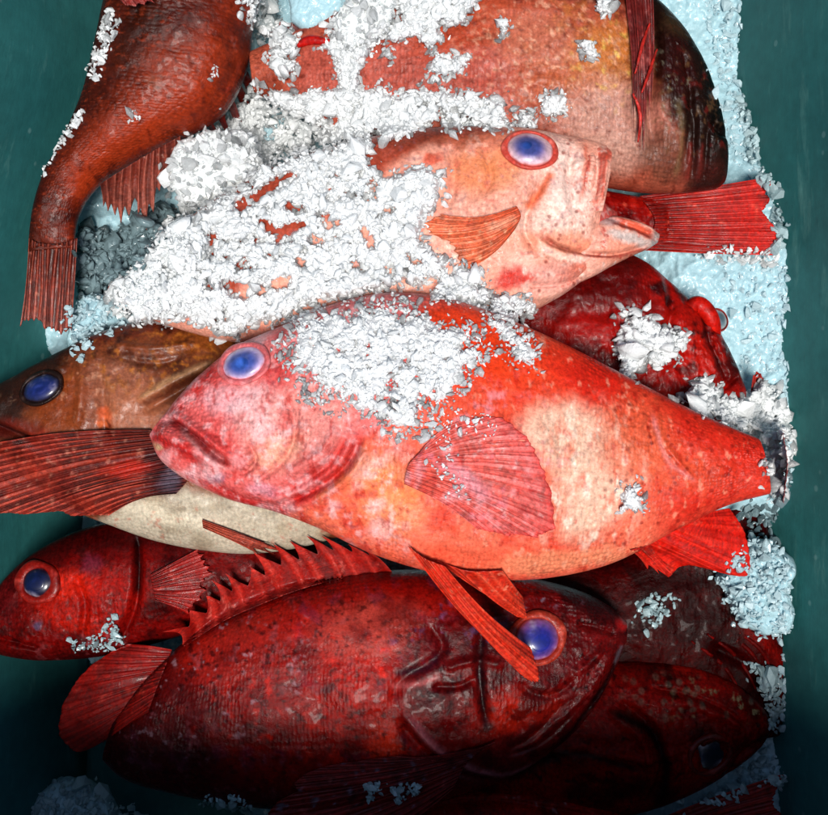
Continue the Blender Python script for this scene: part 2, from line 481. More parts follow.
# ------------------------------------------------------------------ fish building
class Paint:
    def __init__(s, x, y, seed=0):
        s.x, s.y, s.seed = x, y, seed
        s.wx = x + 5 * fbm(x, y, 22, 3, seed + 50) + 2.0 * fbm(x, y, 6, 2, seed + 51)
        s.wy = y + 5 * fbm(x, y, 22, 3, seed + 52) + 2.0 * fbm(x, y, 6, 2, seed + 53)
        s.c = np.zeros((len(x), 3))
    def mix(s, a, c):
        a = np.clip(a, 0, 1)[:, None]; s.c = s.c * (1 - a) + lin(c) * a
    def fill(s, c): s.c[:] = lin(c)
    def grad(s, T, c0, c1):
        T = np.clip(T, 0, 1)[:, None]; s.c = lin(c0) * (1 - T) + lin(c1) * T
    def blob(s, cx, cy, rx, ry, ang, c, a=1.0, soft=0.5):
        k = math.radians(ang); dx, dy = s.wx - cx, s.wy - cy
        u = (dx * math.cos(k) + dy * math.sin(k)) / rx; v = (-dx * math.sin(k) + dy * math.cos(k)) / ry
        s.mix(a * smooth(1 + soft, 1 - soft, np.hypot(u, v)), c)
    def poly(s, pts, c, a=1.0, soft=6):
        s.mix(a * smooth(-soft, soft, sdf(s.wx, s.wy, pts)), c)
    def line(s, pts, w, c, a=1.0, warp=0.3):
        x = s.x + (s.wx - s.x) * warp; y = s.y + (s.wy - s.y) * warp
        d, t = seg_dist(x, y, smooth_line(pts, 5))
        s.mix(a * np.exp(-(d / w) ** 2) * smooth(0, .15, t + .03) * smooth(1.03, .85, t), c)
    def mottle(s, scale, lo, hi, c, a=1.0, seed=0, stretch=1.0, octv=4, mask=None):
        n = fbm(s.x, s.y * stretch, scale, octv, s.seed + 100 + seed)
        m = a * smooth(lo, hi, n)
        if mask is not None: m = m * mask
        s.mix(m, c)
    def flecks(s, scale, rad, prob, c, a=1.0, seed=0, mask=None):
        d1, d2, r = cells(s.x, s.y, scale, s.seed + 200 + seed)
        m = a * smooth(rad, rad * 0.4, d1) * (r < prob)
        if mask is not None: m = m * mask
        s.mix(m, c)
    def near(s, cx, cy, rx, ry, ang=0, soft=0.5):
        k = math.radians(ang); dx, dy = s.wx - cx, s.wy - cy
        return smooth(1 + soft, 1 - soft, np.hypot((dx * math.cos(k) + dy * math.sin(k)) / rx, (-dx * math.sin(k) + dy * math.cos(k)) / ry))

def feats_apply(x, y, feats):
    d = np.zeros(x.shape)
    for f in feats:
        k = f[0]
        if k == 'g':        # groove / ridge: ('g', pts, width, depth)  depth>0 raises
            dd, t = seg_dist(x, y, smooth_line(f[1], 5))
            d += 1.55 * f[3] * np.exp(-(dd / f[2]) ** 2) * smooth(-.02, .15, t) * smooth(1.02, .85, t)
        elif k == 'b':      # bump: ('b', cx, cy, rx, ry, ang, h)
            a = math.radians(f[5]); dx, dy = x - f[1], y - f[2]
            u = (dx * math.cos(a) + dy * math.sin(a)) / f[3]; v = (-dx * math.sin(a) + dy * math.cos(a)) / f[4]
            d += f[6] * np.exp(-(u * u + v * v))
        elif k == 'p':      # plateau inside a polygon with a sharp edge: ('p', pts, soft, h)
            d += f[3] * smooth(-f[2], f[2], sdf(x, y, f[1]))
        elif k == 'n':      # noise: ('n', scale, amp, (cx,cy,rx,ry) or None)
            m = 1.0
            if f[3]: m = smooth(1.4, .6, np.hypot((x - f[3][0]) / f[3][2], (y - f[3][1]) / f[3][3]))
            d += 0.65 * f[2] * fbm(x, y, f[1], 3, int(f[1] * 3)) * m
    return d

def body(root, name, T, B, h, zref, paint, feats=(), mat=None, res=(420, 190), power=0.8, seed=0, label=None, ztilt=None, hm=True, fs=1.0):
    T, B, h = np.array(T, float), np.array(B, float), np.array(h, float)
    nu, nt = res; nb = 26
    t = np.linspace(0, len(T) - 1, nu)
    Tt, Bt, ht = crom(T, t), crom(B, t), np.maximum(crom(h, t)[:, 0], 3)
    zc = np.full(nu, float(zref)) if ztilt is None else zref + crom(np.array(ztilt, float), t)[:, 0]
    ph = np.concatenate([np.linspace(0, math.pi, nt), np.linspace(math.pi, 2 * math.pi, nb)[1:-1]])
    nv = len(ph)
    w = (1 - np.cos(ph)) / 2
    x = Tt[:, None, 0] * (1 - w) + Bt[:, None, 0] * w
    y = Tt[:, None, 1] * (1 - w) + Bt[:, None, 1] * w
    sn = np.sin(ph); prof = np.sign(sn) * np.abs(sn) ** power; prof = np.where(prof < 0, prof * 0.85, prof)
    z = zc[:, None] + ht[:, None] * prof[None, :]
    env = np.clip(np.abs(sn), 0, 1) ** 0.6 * (sn > -0.001)
    xf, yf = x.ravel(), y.ravel()
    ds = fs * feats_apply(xf, yf, feats) + 1.6 * fbm(xf, yf, 45, 2, seed + 5) + 0.3 * fbm(xf, yf, 9, 3, seed + 6)
    z = z + ds.reshape(z.shape) * env[None, :]
    p = Paint(xf, yf, seed); paint(p, np.repeat(w[None, :], nu, 0).ravel(), (t / t[-1])[:, None].repeat(nv, 1).ravel())
    # body coordinates for the scales
    mid = (Tt + Bt) / 2; arc = np.concatenate([[0], np.cumsum(np.hypot(*np.diff(mid, axis=0).T))])
    wid = np.hypot(*(Tt - Bt).T)
    suv = np.zeros((nu, nv, 3)); suv[..., 0] = arc[:, None]; suv[..., 1] = (ph[None, :] / math.pi - 0.5) * 1.3 * wid.mean(); 
    V = to_world(xf, yf, z.ravel(), zref)
    # end caps
    f = grid_faces(nu, nv, True)
    c0 = V[:nv].mean(0); c1 = V[-nv:].mean(0)
    V2 = np.concatenate([V, [c0, c1]])
    j = np.arange(nv); j2 = (j + 1) % nv
    cap0 = np.stack([np.full(nv, nu * nv), j, j2], -1); cap1 = np.stack([np.full(nv, nu * nv + 1), (nu - 1) * nv + j2, (nu - 1) * nv + j], -1)
    C = np.concatenate([p.c, p.c[:1], p.c[-1:]]); U = np.concatenate([suv.reshape(-1, 3), suv.reshape(-1, 3)[:1], suv.reshape(-1, 3)[-1:]])
    o = mesh_np(name, V2, [f, cap0, cap1], mat or M_scaly, root, colr=C, suv=U)
    if label: o['label'] = label
    if hm:
        vis = np.repeat((sn > -0.01)[None, :], nu, 0).ravel()
        splat(V[vis, 0] / S, V[vis, 1] / S, V[vis, 2] / S)
    return o

def fin(root, name, base, tip, zb, zt, nrays, c_base, c_tip, c_ray, amp=2.2, notch=0.0, bow=0.0, zbow=0.0, lift=2.5, drape=True, seed=0, nt=60, per=12, jit=0.04, npow=0.55, memb=.34, tipcol=None, label=None, zlift_tip=0, fine=0.5, extra=None, thick=1.6):
    base = np.array(base, float); tip = np.array(tip, float)
    ns = nrays * per + 1
    s = np.linspace(0, 1, ns)
    b = crom(base, s * (len(base) - 1)); e = crom(tip, s * (len(tip) - 1))
    rj = np.random.default_rng(seed + 1)
    jt = np.interp(s * nrays, np.arange(nrays + 1), 1 + jit * rj.standard_normal(nrays + 1))
    sw = s * nrays + 0.30 * np.interp(s * nrays, np.arange(nrays + 1), rj.uniform(-1, 1, nrays + 1)) * np.sin(math.pi * s) ** .3
    tri = np.abs((sw % 1.0) * 2 - 1)          # 1 on a ray, 0 between rays
    tlen = jt * (1 - notch * (1 - tri) ** npow) * (1 - .02 * np.abs(fbm(s * 90, s * 0, 2.0, 3, seed)))
    tt = np.linspace(0, 1, nt)
    t = tt[None, :] * tlen[:, None]
    d = e - b; nrm = np.stack([-d[:, 1], d[:, 0]], -1) / (np.hypot(d[:, 0], d[:, 1])[:, None] + 1e-6)
    wob = rj.standard_normal(nrays + 1) * 1.2
    bw = (bow + np.interp(s * nrays, np.arange(nrays + 1), wob))[:, None] * np.sin(math.pi * t)
    x = b[:, 0:1] + d[:, 0:1] * t + nrm[:, 0:1] * bw
    y = b[:, 1:2] + d[:, 1:2] * t + nrm[:, 1:2] * bw
    zl = zb + (zt - zb) * t + zbow * np.sin(math.pi * np.clip(t, 0, 1))
    if drape:
        hs = height(x, y, 4)
        k = 0.12
        zl = np.maximum(zl, hs + lift)
        zl = (zl + np.roll(zl, 1, 1) + np.roll(zl, -1, 1)) / 3 if False else zl
    ridge = tri ** 2.2
    tri2 = np.abs(((sw * 3 + 0.5) % 1.0) * 2 - 1) ** 1.5
    z = zl + (amp * ridge)[:, None] * (1 - 0.45 * t) + (amp * fine * tri2)[:, None] * smooth(0.15, 0.7, t) + 1.2 * fbm(x, y, 26, 2, seed)
    xf, yf = x.ravel(), y.ravel()
    tf = t.ravel(); rf = np.repeat(ridge[:, None], nt, 1).ravel(); r2 = np.repeat(tri2[:, None], nt, 1).ravel()
    p = Paint(xf, yf, seed + 300)
    p.grad(tf, c_base, c_tip)
    p.mix(0.6 * np.clip(rf * (1 - 0.5 * tf) + 0.45 * r2 * tf, 0, 1) * (0.75 + 0.35 * fbm(xf, yf, 30, 2, seed + 9)), c_ray)
    p.mix(memb * smooth(.45, 0, rf) * (0.6 + 0.5 * fbm(xf, yf, 18, 2, seed + 8)), [v * 0.45 for v in c_base])
    p.mottle(11, .1, .9, [v * .55 for v in c_base], .5, 31); p.mottle(6, .4, .9, [min(255, v + 70) for v in c_ray], .35, 32)
    if tipcol is not None: p.mix(smooth(0.9, 1.0, tf), tipcol)
    if extra: extra(p, tf)
    Vt = to_world(xf, yf, z.ravel(), None if drape else (zb + zt) / 2)
    Vb = Vt.copy(); Vb[:, 2] -= thick * S
    V = np.concatenate([Vt, Vb]); off = len(Vt)
    f = grid_faces(ns, nt)
    per_idx = np.concatenate([np.arange(nt), np.arange(1, ns) * nt + nt - 1, (ns - 1) * nt + np.arange(nt - 1)[::-1], np.arange(ns - 1)[::-1] * nt])
    q = np.stack([per_idx, np.roll(per_idx, -1), np.roll(per_idx, -1) + off, per_idx + off], -1)
    suv = np.stack([tf * 100, np.repeat(s[:, None] * 60, nt, 1).ravel(), 0 * tf], -1)
    o = mesh_np(name, V, [f, f[:, ::-1] + off, q], M_fin, root, colr=np.concatenate([p.c, p.c]), suv=np.concatenate([suv, suv]))
    splat(Vt[:, 0] / S, Vt[:, 1] / S, Vt[:, 2] / S)
    if label: o['label'] = label
    return o

def dome_mesh(cx, cy, rx, ry, ang, zc, hz, colfn, n=(44, 40), zfn=None):
    """an ellipsoid whose top half is finely divided"""
    k = math.radians(ang)
    th = np.linspace(0.0, math.pi * 0.98, n[0]); ph = np.linspace(0, 2 * math.pi, n[1], endpoint=False)
    r = np.sin(th)[:, None] + 0 * ph; zz = np.cos(th)[:, None] + 0 * ph
    u = r * np.cos(ph); v = r * np.sin(ph)
    x = cx + rx * u * math.cos(k) - ry * v * math.sin(k); y = cy + rx * u * math.sin(k) + ry * v * math.cos(k)
    z = zc + hz * zz
    if zfn is not None: z = z + zfn(u, v, zz)
    c = colfn(u.ravel(), v.ravel(), x.ravel(), y.ravel())
    return x.ravel(), y.ravel(), z.ravel(), c, grid_faces(n[0], n[1], True)[:, ::-1]

def eye(root, cx, cy, rx, ry, ang, pupil, iris, iris2, ring, prx=0.45, pof=(0, 0), bulge=9, ringw=4.5, z=None, sink=2, ring_h=3.0, cloud=0.6, tilt=1.0):
    zc = (height(np.array([cx]), np.array([cy]), 6)[0] if z is None else z) - sink
    kk = math.radians(ang)
    hb = lambda x_, y_: height(np.array([float(x_)]), np.array([float(y_)]), 4)[0]
    sgx = float(np.clip((hb(cx + rx, cy) - hb(cx - rx, cy)) / (2 * rx), -.5, .5)) * tilt; sgy = float(np.clip((hb(cx, cy + ry) - hb(cx, cy - ry)) / (2 * ry), -.5, .5)) * tilt
    TL = lambda X_, Y_: sgx * (X_ - cx) + sgy * (Y_ - cy)
    def irisc(u, v, x, y):
        q = Paint(x, y, 900 + int(cx)); r = np.hypot(u, v) + .09 * fbm(x, y, 8, 3, int(cx))
        q.grad(smooth(0.35, 1.0, r), iris, iris2)
        q.mottle(9, 0.0, 0.9, (235, 225, 240), 0.5, 1)
        q.mix(smooth(prx + 0.45, prx - 0.05, np.hypot(u - pof[0], v - pof[1])) * 0.75, pupil)
        q.mix(smooth(0.86, 1.0, r) * 0.8, ring)
        return q.c
    x, y, zz, c, f = dome_mesh(cx, cy, rx, ry, ang, zc, bulge, irisc)
    V = to_world(x, y, zz + TL(x, y), zc)
    e = mesh_np('eye', V, [f], M_eye, root, colr=c, suv=np.zeros((len(V), 3)))
    px, py = pof[0] * rx, pof[1] * ry
    pcx = cx + px * math.cos(kk) - py * math.sin(kk); pcy = cy + px * math.sin(kk) + py * math.cos(kk)
    def pupc(u, v, x, y):
        q = Paint(x, y, 901 + int(cx)); q.fill(pupil)
        lighter = [min(255, v_ * 1.15 + 45 * cloud) for v_ in pupil]
        q.blob(pcx - 2, pcy - 2, rx * prx * .5, ry * prx * .4, ang, lighter, 0.9 * cloud, .9)
        q.mix(smooth(0.3, 1.0, np.hypot(u, v)) * 0.8, [(a + b) / 2 for a, b in zip(pupil, iris)])
        return q.c
    rr = min(0.95, math.hypot(*pof))
    x, y, zz, c, f = dome_mesh(pcx, pcy, rx * prx, ry * prx, ang, zc + bulge * (math.sqrt(1 - rr * rr) - 0.22), bulge * 0.24, pupc, (24, 32))
    mesh_np('pupil', to_world(x, y, zz + TL(x, y), zc), [f], M_eye, e, colr=c, suv=np.zeros((len(x), 3)))
    # fleshy ring
    nu, nv = 72, 14
    a = np.linspace(0, 2 * math.pi, nu, endpoint=False)[:, None]; b = np.linspace(0, 2 * math.pi, nv, endpoint=False)[None, :]
    wv = ringw * (1 + 0.22 * np.sin(a * 2 + cx) + 0.12 * np.sin(a * 5 + cy))
    R = 1 + (wv * np.cos(b)) / ((rx + ry) / 2) + 0.5 * ringw / ((rx + ry) / 2)
    u = R * np.cos(a); v = R * np.sin(a)
    X = cx + rx * u * math.cos(kk) - ry * v * math.sin(kk); Y = cy + rx * u * math.sin(kk) + ry * v * math.cos(kk)
    hs = height(X, Y, 3)
    zr = zc + TL(X, Y); zr = np.maximum(zr, 0.5 * zr + 0.5 * np.minimum(hs, zr + 8))
    Z = zr + 0.5 + ring_h * np.sin(b) * 1.5 + 0 * a
    xf, yf = X.ravel(), Y.ravel()
    q = Paint(xf, yf, 33); q.fill(ring); q.mottle(7, 0, .8, [min(255, v_ + 60) for v_ in ring], .6, 2); q.mottle(9, 0.1, .8, [v_ * .5 for v_ in ring], .5, 3)
    ff = grid_faces(nu, nv, True)
    last = np.stack([(nu - 1) * nv + np.arange(nv), np.arange(nv), (np.arange(nv) + 1) % nv, (nu - 1) * nv + (np.arange(nv) + 1) % nv], -1)
    mesh_np('eye_ring', to_world(xf, yf, Z.ravel(), zc), [ff, last], M_smooth, e, colr=q.c, suv=np.stack([xf, yf, 0 * xf], -1))
    return e

def tube(root, name, pts, rad, c, mat=None, seed=0, lift=0, drape=True, n=10):
    """tapered soft tube through (x,y,z) points"""
    P = smooth_line(pts, 10); m = len(P)
    r = crom(np.array(rad, float), np.linspace(0, len(rad) - 1, m))[:, 0]
    d = np.gradient(P[:, :2], axis=0); d /= np.hypot(*d.T)[:, None] + 1e-9; nr = np.stack([-d[:, 1], d[:, 0]], -1)
    a = np.linspace(0, 2 * math.pi, n, endpoint=False)
    x = P[:, 0:1] + nr[:, 0:1] * r[:, None] * np.cos(a); y = P[:, 1:2] + nr[:, 1:2] * r[:, None] * np.cos(a)
    z0 = P[:, 2:3] if not drape else height(P[:, 0:1], P[:, 1:2], 3) + lift
    z = z0 + r[:, None] * np.sin(a)
    xf, yf = x.ravel(), y.ravel()
    q = Paint(xf, yf, seed + 70); q.fill(c); q.mottle(8, 0, .8, [min(255, v * 1.35 + 20) for v in c], .6, 2); q.mottle(10, .1, .8, [v * .5 for v in c], .6, 3)
    V = to_world(xf, yf, z.ravel(), float(z0.mean()))
    f = grid_faces(m, n, True); c0 = len(V); V = np.concatenate([V, [V[:n].mean(0), V[-n:].mean(0)]])
    j = np.arange(n); j2 = (j + 1) % n
    caps = [np.stack([np.full(n, c0), j, j2], -1), np.stack([np.full(n, c0 + 1), (m - 1) * n + j2, (m - 1) * n + j], -1)]
    C = np.concatenate([q.c, q.c[:2]])
    return mesh_np(name, V, [f] + caps, mat or M_smooth, root, colr=C, suv=np.concatenate([np.stack([xf, yf, 0 * xf], -1), np.zeros((2, 3))]))

def fish_root(name, label, x, y, z, cat='fish'):
    w = to_world(np.array([float(x)]), np.array([float(y)]), np.array([float(z)]))[0]
    return tag(empty(name, tuple(w)), label, cat, 'fish heaped on ice in the crate')

# ================================================================== the fish, deepest first
# ---- red fish deep under the ice at the right: only its tail shows
r = fish_root('rockfish', 'fish showing only its bright red tail, below the dark snout at right', 640, 215, -10)
def pj(p, w, t):
    p.fill((150, 22, 16)); p.mottle(22, 0, .8, (90, 12, 12), .8, 1); p.mottle(9, .1, .9, (200, 50, 35), .6, 2); p.flecks(7, .5, .25, (225, 110, 90), .5)
body(r, 'body', [(470, 165), (540, 178), (600, 190), (645, 198), (668, 202)], [(470, 300), (540, 276), (600, 254), (645, 247), (668, 244)], [38, 34, 24, 14, 8], 30, pj, [('n', 12, 2, None)], res=(200, 90), seed=3)
def tailx(p, tf):
    p.mix(np.exp(-((p.y - 212 + (p.x - 770) * .02) / 9) ** 2) * .65 * smooth(.1, .5, tf), (110, 14, 14)); p.mottle(14, .2, .9, (235, 90, 60), .4, 5)
fin(r, 'tail_fin', [(640, 196), (655, 222), (640, 250)], [(768, 177), (770, 198), (762, 212), (774, 226), (780, 243), (772, 255)], 34, 42, 15, (140, 22, 15), (208, 38, 24), (228, 66, 45), amp=2.4, jit=.015, seed=5, bow=0, zbow=5)

# ---- fish wedged under the others, lower right; deep shade put into its colour
r = fish_root('rockfish', 'fish with shade-dark colouring, wedged above the flecked dark head, its snout a red rim', 690, 650, -40)
def pl(p, w, t):
    p.fill((80, 6, 6)); p.mottle(34, -.3, .5, (52, 4, 5), .9, 1); p.mottle(12, .2, .9, (110, 16, 12), .3, 2)
    p.line([(735, 618), (768, 648), (784, 680), (787, 715)], 7, (140, 22, 14), .9)
body(r, 'body', [(540, 545), (600, 556), (655, 530), (712, 500), (758, 508), (780, 600), (789, 690)], [(540, 660), (600, 680), (660, 705), (710, 728), (750, 738), (776, 736), (788, 728)], [30, 36, 38, 34, 28, 18, 8], -15, pl, [('n', 14, 2.5, None), ('g', [(700, 640), (740, 660), (762, 700)], 5, -5)], mat=M_dark, res=(240, 110), seed=8)  # back extended upward to put dark colour in the gap under the peduncle
for k, (a, b_) in enumerate([((690, 640), (745, 700)), ((705, 632), (757, 690)), ((720, 628), (768, 684)), ((733, 628), (776, 680))]):
    tube(r, 'gill_ray', [(a[0], a[1], 0), ((a[0] + b_[0]) / 2 + 6, (a[1] + b_[1]) / 2 - 4, 0), (b_[0], b_[1], 0)], [1, 2.2, 1], (105, 16, 14), M_dark, k)

# ---- dark fish with gold flecks, lower right (head right)
r = fish_root('rockfish', 'blackish red fish with pale flecked brow and deep blue eye at the bottom right', 650, 740, -30)
def ph_(p, w, t):
    p.fill((136, 20, 14)); p.mottle(30, -.1, .7, (48, 9, 10), .8, 1); p.mottle(14, .1, .8, (125, 22, 16), .6, 2)
    p.mottle(8, .35, .8, (22, 8, 10), .7, 4)
    br = smooth(.0, .12, w) * smooth(.48, .25, w)
    p.mottle(7, .35, .75, (150, 140, 112), .75, 5, mask=br * smooth(.45, .6, t)); p.flecks(9, .5, .4, (120, 112, 100), .55, 1, mask=br * smooth(.3, .5, t))
    p.line([(682, 735), (684, 752), (695, 770)], 6, (165, 40, 24), .9)
    p.line([(668, 664), (690, 666), (706, 670)], 4, (185, 40, 28), .9)
    p.line([(500, 770), (560, 740), (640, 760)], 4, (28, 7, 9), .8); p.line([(600, 700), (640, 720), (660, 760), (650, 800)], 5, (26, 6, 9), .9)
body(r, 'body', [(440, 715), (500, 690), (560, 670), (610, 660), (655, 660), (700, 668), (735, 683), (758, 702), (769, 718)],
     [(440, 800), (500, 812), (560, 818), (610, 816), (655, 806), (700, 787), (735, 766), (757, 748), (768, 734)], [36, 44, 48, 48, 45, 38, 30, 20, 9], 10, ph_,
     [('n', 16, 3, None), ('n', 7, 1.4, (690, 710, 90, 50)), ('g', [(610, 690), (645, 720), (655, 760), (640, 800)], 5, -6), ('g', [(600, 700), (632, 725), (642, 760)], 5, 4),
      ('g', [(765, 735), (740, 745), (720, 775)], 4, -5), ('b', 708, 755, 26, 22, 0, -3), ('g', [(660, 690), (700, 700), (740, 720)], 6, 4), ('g', [(685, 730), (690, 760), (712, 778)], 5, 3), ('g', [(640, 680), (680, 688), (720, 705), (745, 725)], 3, -4), ('g', [(690, 735), (708, 728), (728, 738)], 4, 4), ('g', [(600, 740), (640, 748), (670, 740)], 4, 3), ('n', 5, 1.6, (690, 710, 90, 60))], mat=M_dark, res=(360, 160), seed=12)
eye(r, 709, 754, 20, 18, -20, (14, 20, 54), (20, 22, 52), (40, 18, 30), (120, 26, 18), prx=.5, bulge=6, ringw=3, sink=4, cloud=0)

# ---- red fish at the very bottom: back and tail at the frame edge
r = fish_root('rockfish', 'fish along the bottom edge, its dull red tail fin near the right wall', 520, 830, -20)
def pk(p, w, t):
    p.fill((150, 22, 16)); p.mottle(26, 0, .8, (80, 10, 12), .8, 1); p.mottle(10, .2, .9, (190, 60, 50), .5, 2); p.mottle(6, .5, .9, (170, 150, 150), .5, 6)
body(r, 'body', [(330, 850), (380, 808), (440, 790), (500, 786), (560, 792), (605, 806), (640, 826)], [(330, 900), (380, 920), (440, 930), (500, 925), (560, 905), (605, 885), (640, 872)], [20, 34, 40, 40, 34, 24, 14], 34, pk,
     [('n', 14, 2, None), ('g', [(430, 800), (500, 795), (600, 812)], 3, -4)], mat=M_dark, res=(260, 110), seed=15)
fin(r, 'tail_fin', [(630, 832), (645, 850), (640, 880)], [(781, 775), (778, 797), (782, 822), (776, 850), (770, 890)], 20, 34, 12, (120, 16, 12), (168, 26, 16), (190, 50, 32), amp=2.5, jit=.02, seed=16)

# ---- red fish at lower left (head left)
r = fish_root('rockfish', 'deep red fish at the left edge with dark blue eye, below the brown fish', 100, 600, -20)
def pf(p, w, t):
    p.fill((124, 19, 16)); p.mottle(30, -.1, .7, (70, 11, 13), .85, 1); p.mottle(13, .15, .75, (48, 8, 12), .7, 41); p.poly([(-40, 540), (60, 530), (200, 505), (200, 540), (60, 556), (-40, 600)], (62, 10, 12), .8, 10); p.poly([(-40, 640), (60, 648), (140, 640), (240, 600), (260, 640), (60, 690), (-40, 690)], (70, 12, 14), .7, 8)  # dark bands along both edges put shade into the skin colour
    p.blob(75, 580, 34, 14, 5, (205, 50, 28), .9); p.blob(80, 612, 40, 12, 20, (190, 42, 24), .7); p.blob(120, 590, 30, 24, 0, (185, 36, 24), .6)
    p.blob(104, 560, 12, 9, 0, (120, 50, 70), .7); p.blob(15, 600, 14, 22, 0, (105, 26, 30), .7)
    p.line([(143, 532), (146, 560), (145, 592)], 3.5, (38, 8, 10), .9)
    p.mottle(9, .25, .8, (165, 95, 100), .55, 4, mask=p.near(105, 640, 60, 18, -8)); p.mottle(6, .3, .8, (80, 12, 14), .5, 8)
    p.blob(50, 618, 5, 4, 0, (90, 90, 120), .7)
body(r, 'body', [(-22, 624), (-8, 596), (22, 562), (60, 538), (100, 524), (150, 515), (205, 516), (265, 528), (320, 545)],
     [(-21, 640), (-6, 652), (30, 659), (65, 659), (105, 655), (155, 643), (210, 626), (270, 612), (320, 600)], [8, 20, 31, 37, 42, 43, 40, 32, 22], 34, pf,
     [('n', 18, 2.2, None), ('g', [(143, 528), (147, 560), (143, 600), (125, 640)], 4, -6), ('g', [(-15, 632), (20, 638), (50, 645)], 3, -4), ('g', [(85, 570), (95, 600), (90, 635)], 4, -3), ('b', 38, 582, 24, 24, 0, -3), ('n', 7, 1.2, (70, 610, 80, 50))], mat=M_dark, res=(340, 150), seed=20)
fin(r, 'pectoral_fin', [(150, 575), (155, 600)], [(205, 545), (212, 565), (205, 590), (190, 615)], 60, 62, 9, (140, 22, 18), (170, 34, 26), (200, 62, 50), amp=3, seed=21, notch=.1, jit=.05)
eye(r, 38, 582, 17, 15, -10, (18, 30, 82), (26, 30, 74), (40, 20, 40), (150, 34, 24), prx=.55, bulge=9, ringw=5, cloud=.4)

# ---- dark red fish at right behind the big one (head right)
r = fish_root('rockfish', 'crimson fish with round ice patch on its cheek and bulging grey eye at right', 640, 350, 0)
def pi_(p, w, t):
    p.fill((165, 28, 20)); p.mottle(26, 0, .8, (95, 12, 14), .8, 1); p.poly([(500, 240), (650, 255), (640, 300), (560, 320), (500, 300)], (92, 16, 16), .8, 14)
    p.blob(690, 350, 40, 22, 60, (195, 40, 24), .7); p.blob(660, 300, 30, 20, 40, (175, 32, 22), .6)
    p.mottle(12, .15, .6, (30, 8, 12), .85, 3, mask=p.near(680, 320, 60, 65)); p.blob(652, 290, 10, 6, 20, (30, 8, 12), .8); p.blob(677, 297, 6, 11, -50, (26, 8, 12), .8)
    p.blob(728, 365, 10, 22, -20, (50, 12, 14), .7); p.line([(697, 318), (702, 345), (715, 370), (728, 390)], 4, (70, 12, 14), .7)
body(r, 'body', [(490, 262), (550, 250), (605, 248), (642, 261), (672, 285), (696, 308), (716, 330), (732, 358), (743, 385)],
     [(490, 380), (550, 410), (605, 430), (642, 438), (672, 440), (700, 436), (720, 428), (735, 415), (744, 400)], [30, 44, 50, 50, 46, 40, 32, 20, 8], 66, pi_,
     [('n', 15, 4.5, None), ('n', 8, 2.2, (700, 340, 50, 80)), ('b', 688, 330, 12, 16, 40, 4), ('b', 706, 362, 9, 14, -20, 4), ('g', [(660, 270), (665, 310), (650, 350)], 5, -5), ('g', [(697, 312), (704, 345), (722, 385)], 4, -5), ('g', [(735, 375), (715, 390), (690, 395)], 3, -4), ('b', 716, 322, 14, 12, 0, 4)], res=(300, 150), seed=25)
tube(r, 'brow', [(684, 312, 86), (695, 305, 88), (705, 310, 88), (713, 324, 86), (719, 344, 78)], [4, 9, 9, 8, 4], (198, 36, 22), M_scaly, 4, 6, drape=False)
eye(r, 717, 320, 11, 9, 60, (86, 104, 116), (150, 170, 178), (190, 205, 208), (150, 40, 30), prx=.5, bulge=10, ringw=.9, z=74, cloud=.4, tilt=0)

# ---- brown-orange fish curving down the left wall (tail lower left)
r = fish_root('rockfish', 'dark rusty orange fish curving down the left wall, tail pointing down', 120, 120, 20)
def pd(p, w, t):
    p.grad(w, (74, 32, 22), (148, 60, 34)); p.mottle(16, .1, .8, (56, 22, 18), .55, 41); p.mottle(50, -.1, .8, (66, 20, 14), .8, 1)
    p.line([(235, 40), (200, 90), (150, 130), (105, 165), (70, 210)], 24, (182, 76, 38), .7); p.blob(150, 50, 22, 40, 30, (60, 30, 16), .6); p.blob(180, 75, 30, 22, 0, (150, 62, 30), .5)  # orange band along the body is a highlight put into the colour
    p.mottle(5, .1, .9, (195, 90, 55), .4, 3, 2.2); p.mottle(6, .2, .9, (52, 14, 12), .5, 4)
    p.blob(165, 95, 8, 6, 0, (160, 110, 90), .35)
    p.mottle(12, .2, .8, (110, 40, 40), .6, 6, mask=smooth(.82, 1, w))
body(r, 'body', [(128, -90), (118, -40), (106, 5), (96, 48), (84, 95), (64, 140), (46, 172), (36, 200), (31, 226), (28, 252)],
     [(285, -70), (268, -30), (254, 20), (246, 70), (222, 114), (172, 142), (124, 166), (94, 190), (78, 218), (74, 248)], [62, 62, 60, 56, 50, 40, 31, 23, 17, 10], 70, pd,
     [('n', 20, 2.2, None), ('g', [(232, 40), (238, 80), (215, 112)], 5, -4), ('g', [(245, 60), (225, 100)], 4, -5), ('n', 6, 1.6, (235, 95, 35, 45))], res=(360, 180), seed=30)
for k, (x0, y0, x1, y1) in enumerate([(243, 70, 250, 108), (236, 78, 240, 118), (228, 86, 229, 124), (219, 96, 217, 130), (208, 104, 206, 136)]):
    tube(r, 'fin_ray', [(x0, y0, 0), ((x0 + x1) / 2 + 3, (y0 + y1) / 2, 0), (x1, y1, 0)], [4, 4.5, 1.5], (150, 44, 30), M_fin, k, 1)
fin(r, 'anal_fin', [(100, 184), (128, 166), (155, 150), (180, 136)], [(103, 205), (112, 214), (122, 222), (134, 221), (146, 222), (160, 204), (172, 188), (184, 160)], 88, 56, 11, (150, 66, 50), (166, 96, 82), (206, 140, 124), amp=5, notch=.3, memb=.7, npow=.8, seed=31, jit=.10, drape=True)
fin(r, 'tail_fin', [(29, 238), (40, 243), (60, 243), (77, 238)], [(20, 326), (30, 321), (45, 329), (58, 331), (71, 334)], 74, 60, 10, (128, 46, 32), (150, 60, 44), (210, 124, 100), amp=5, memb=.7, notch=.04, seed=32, jit=.03)

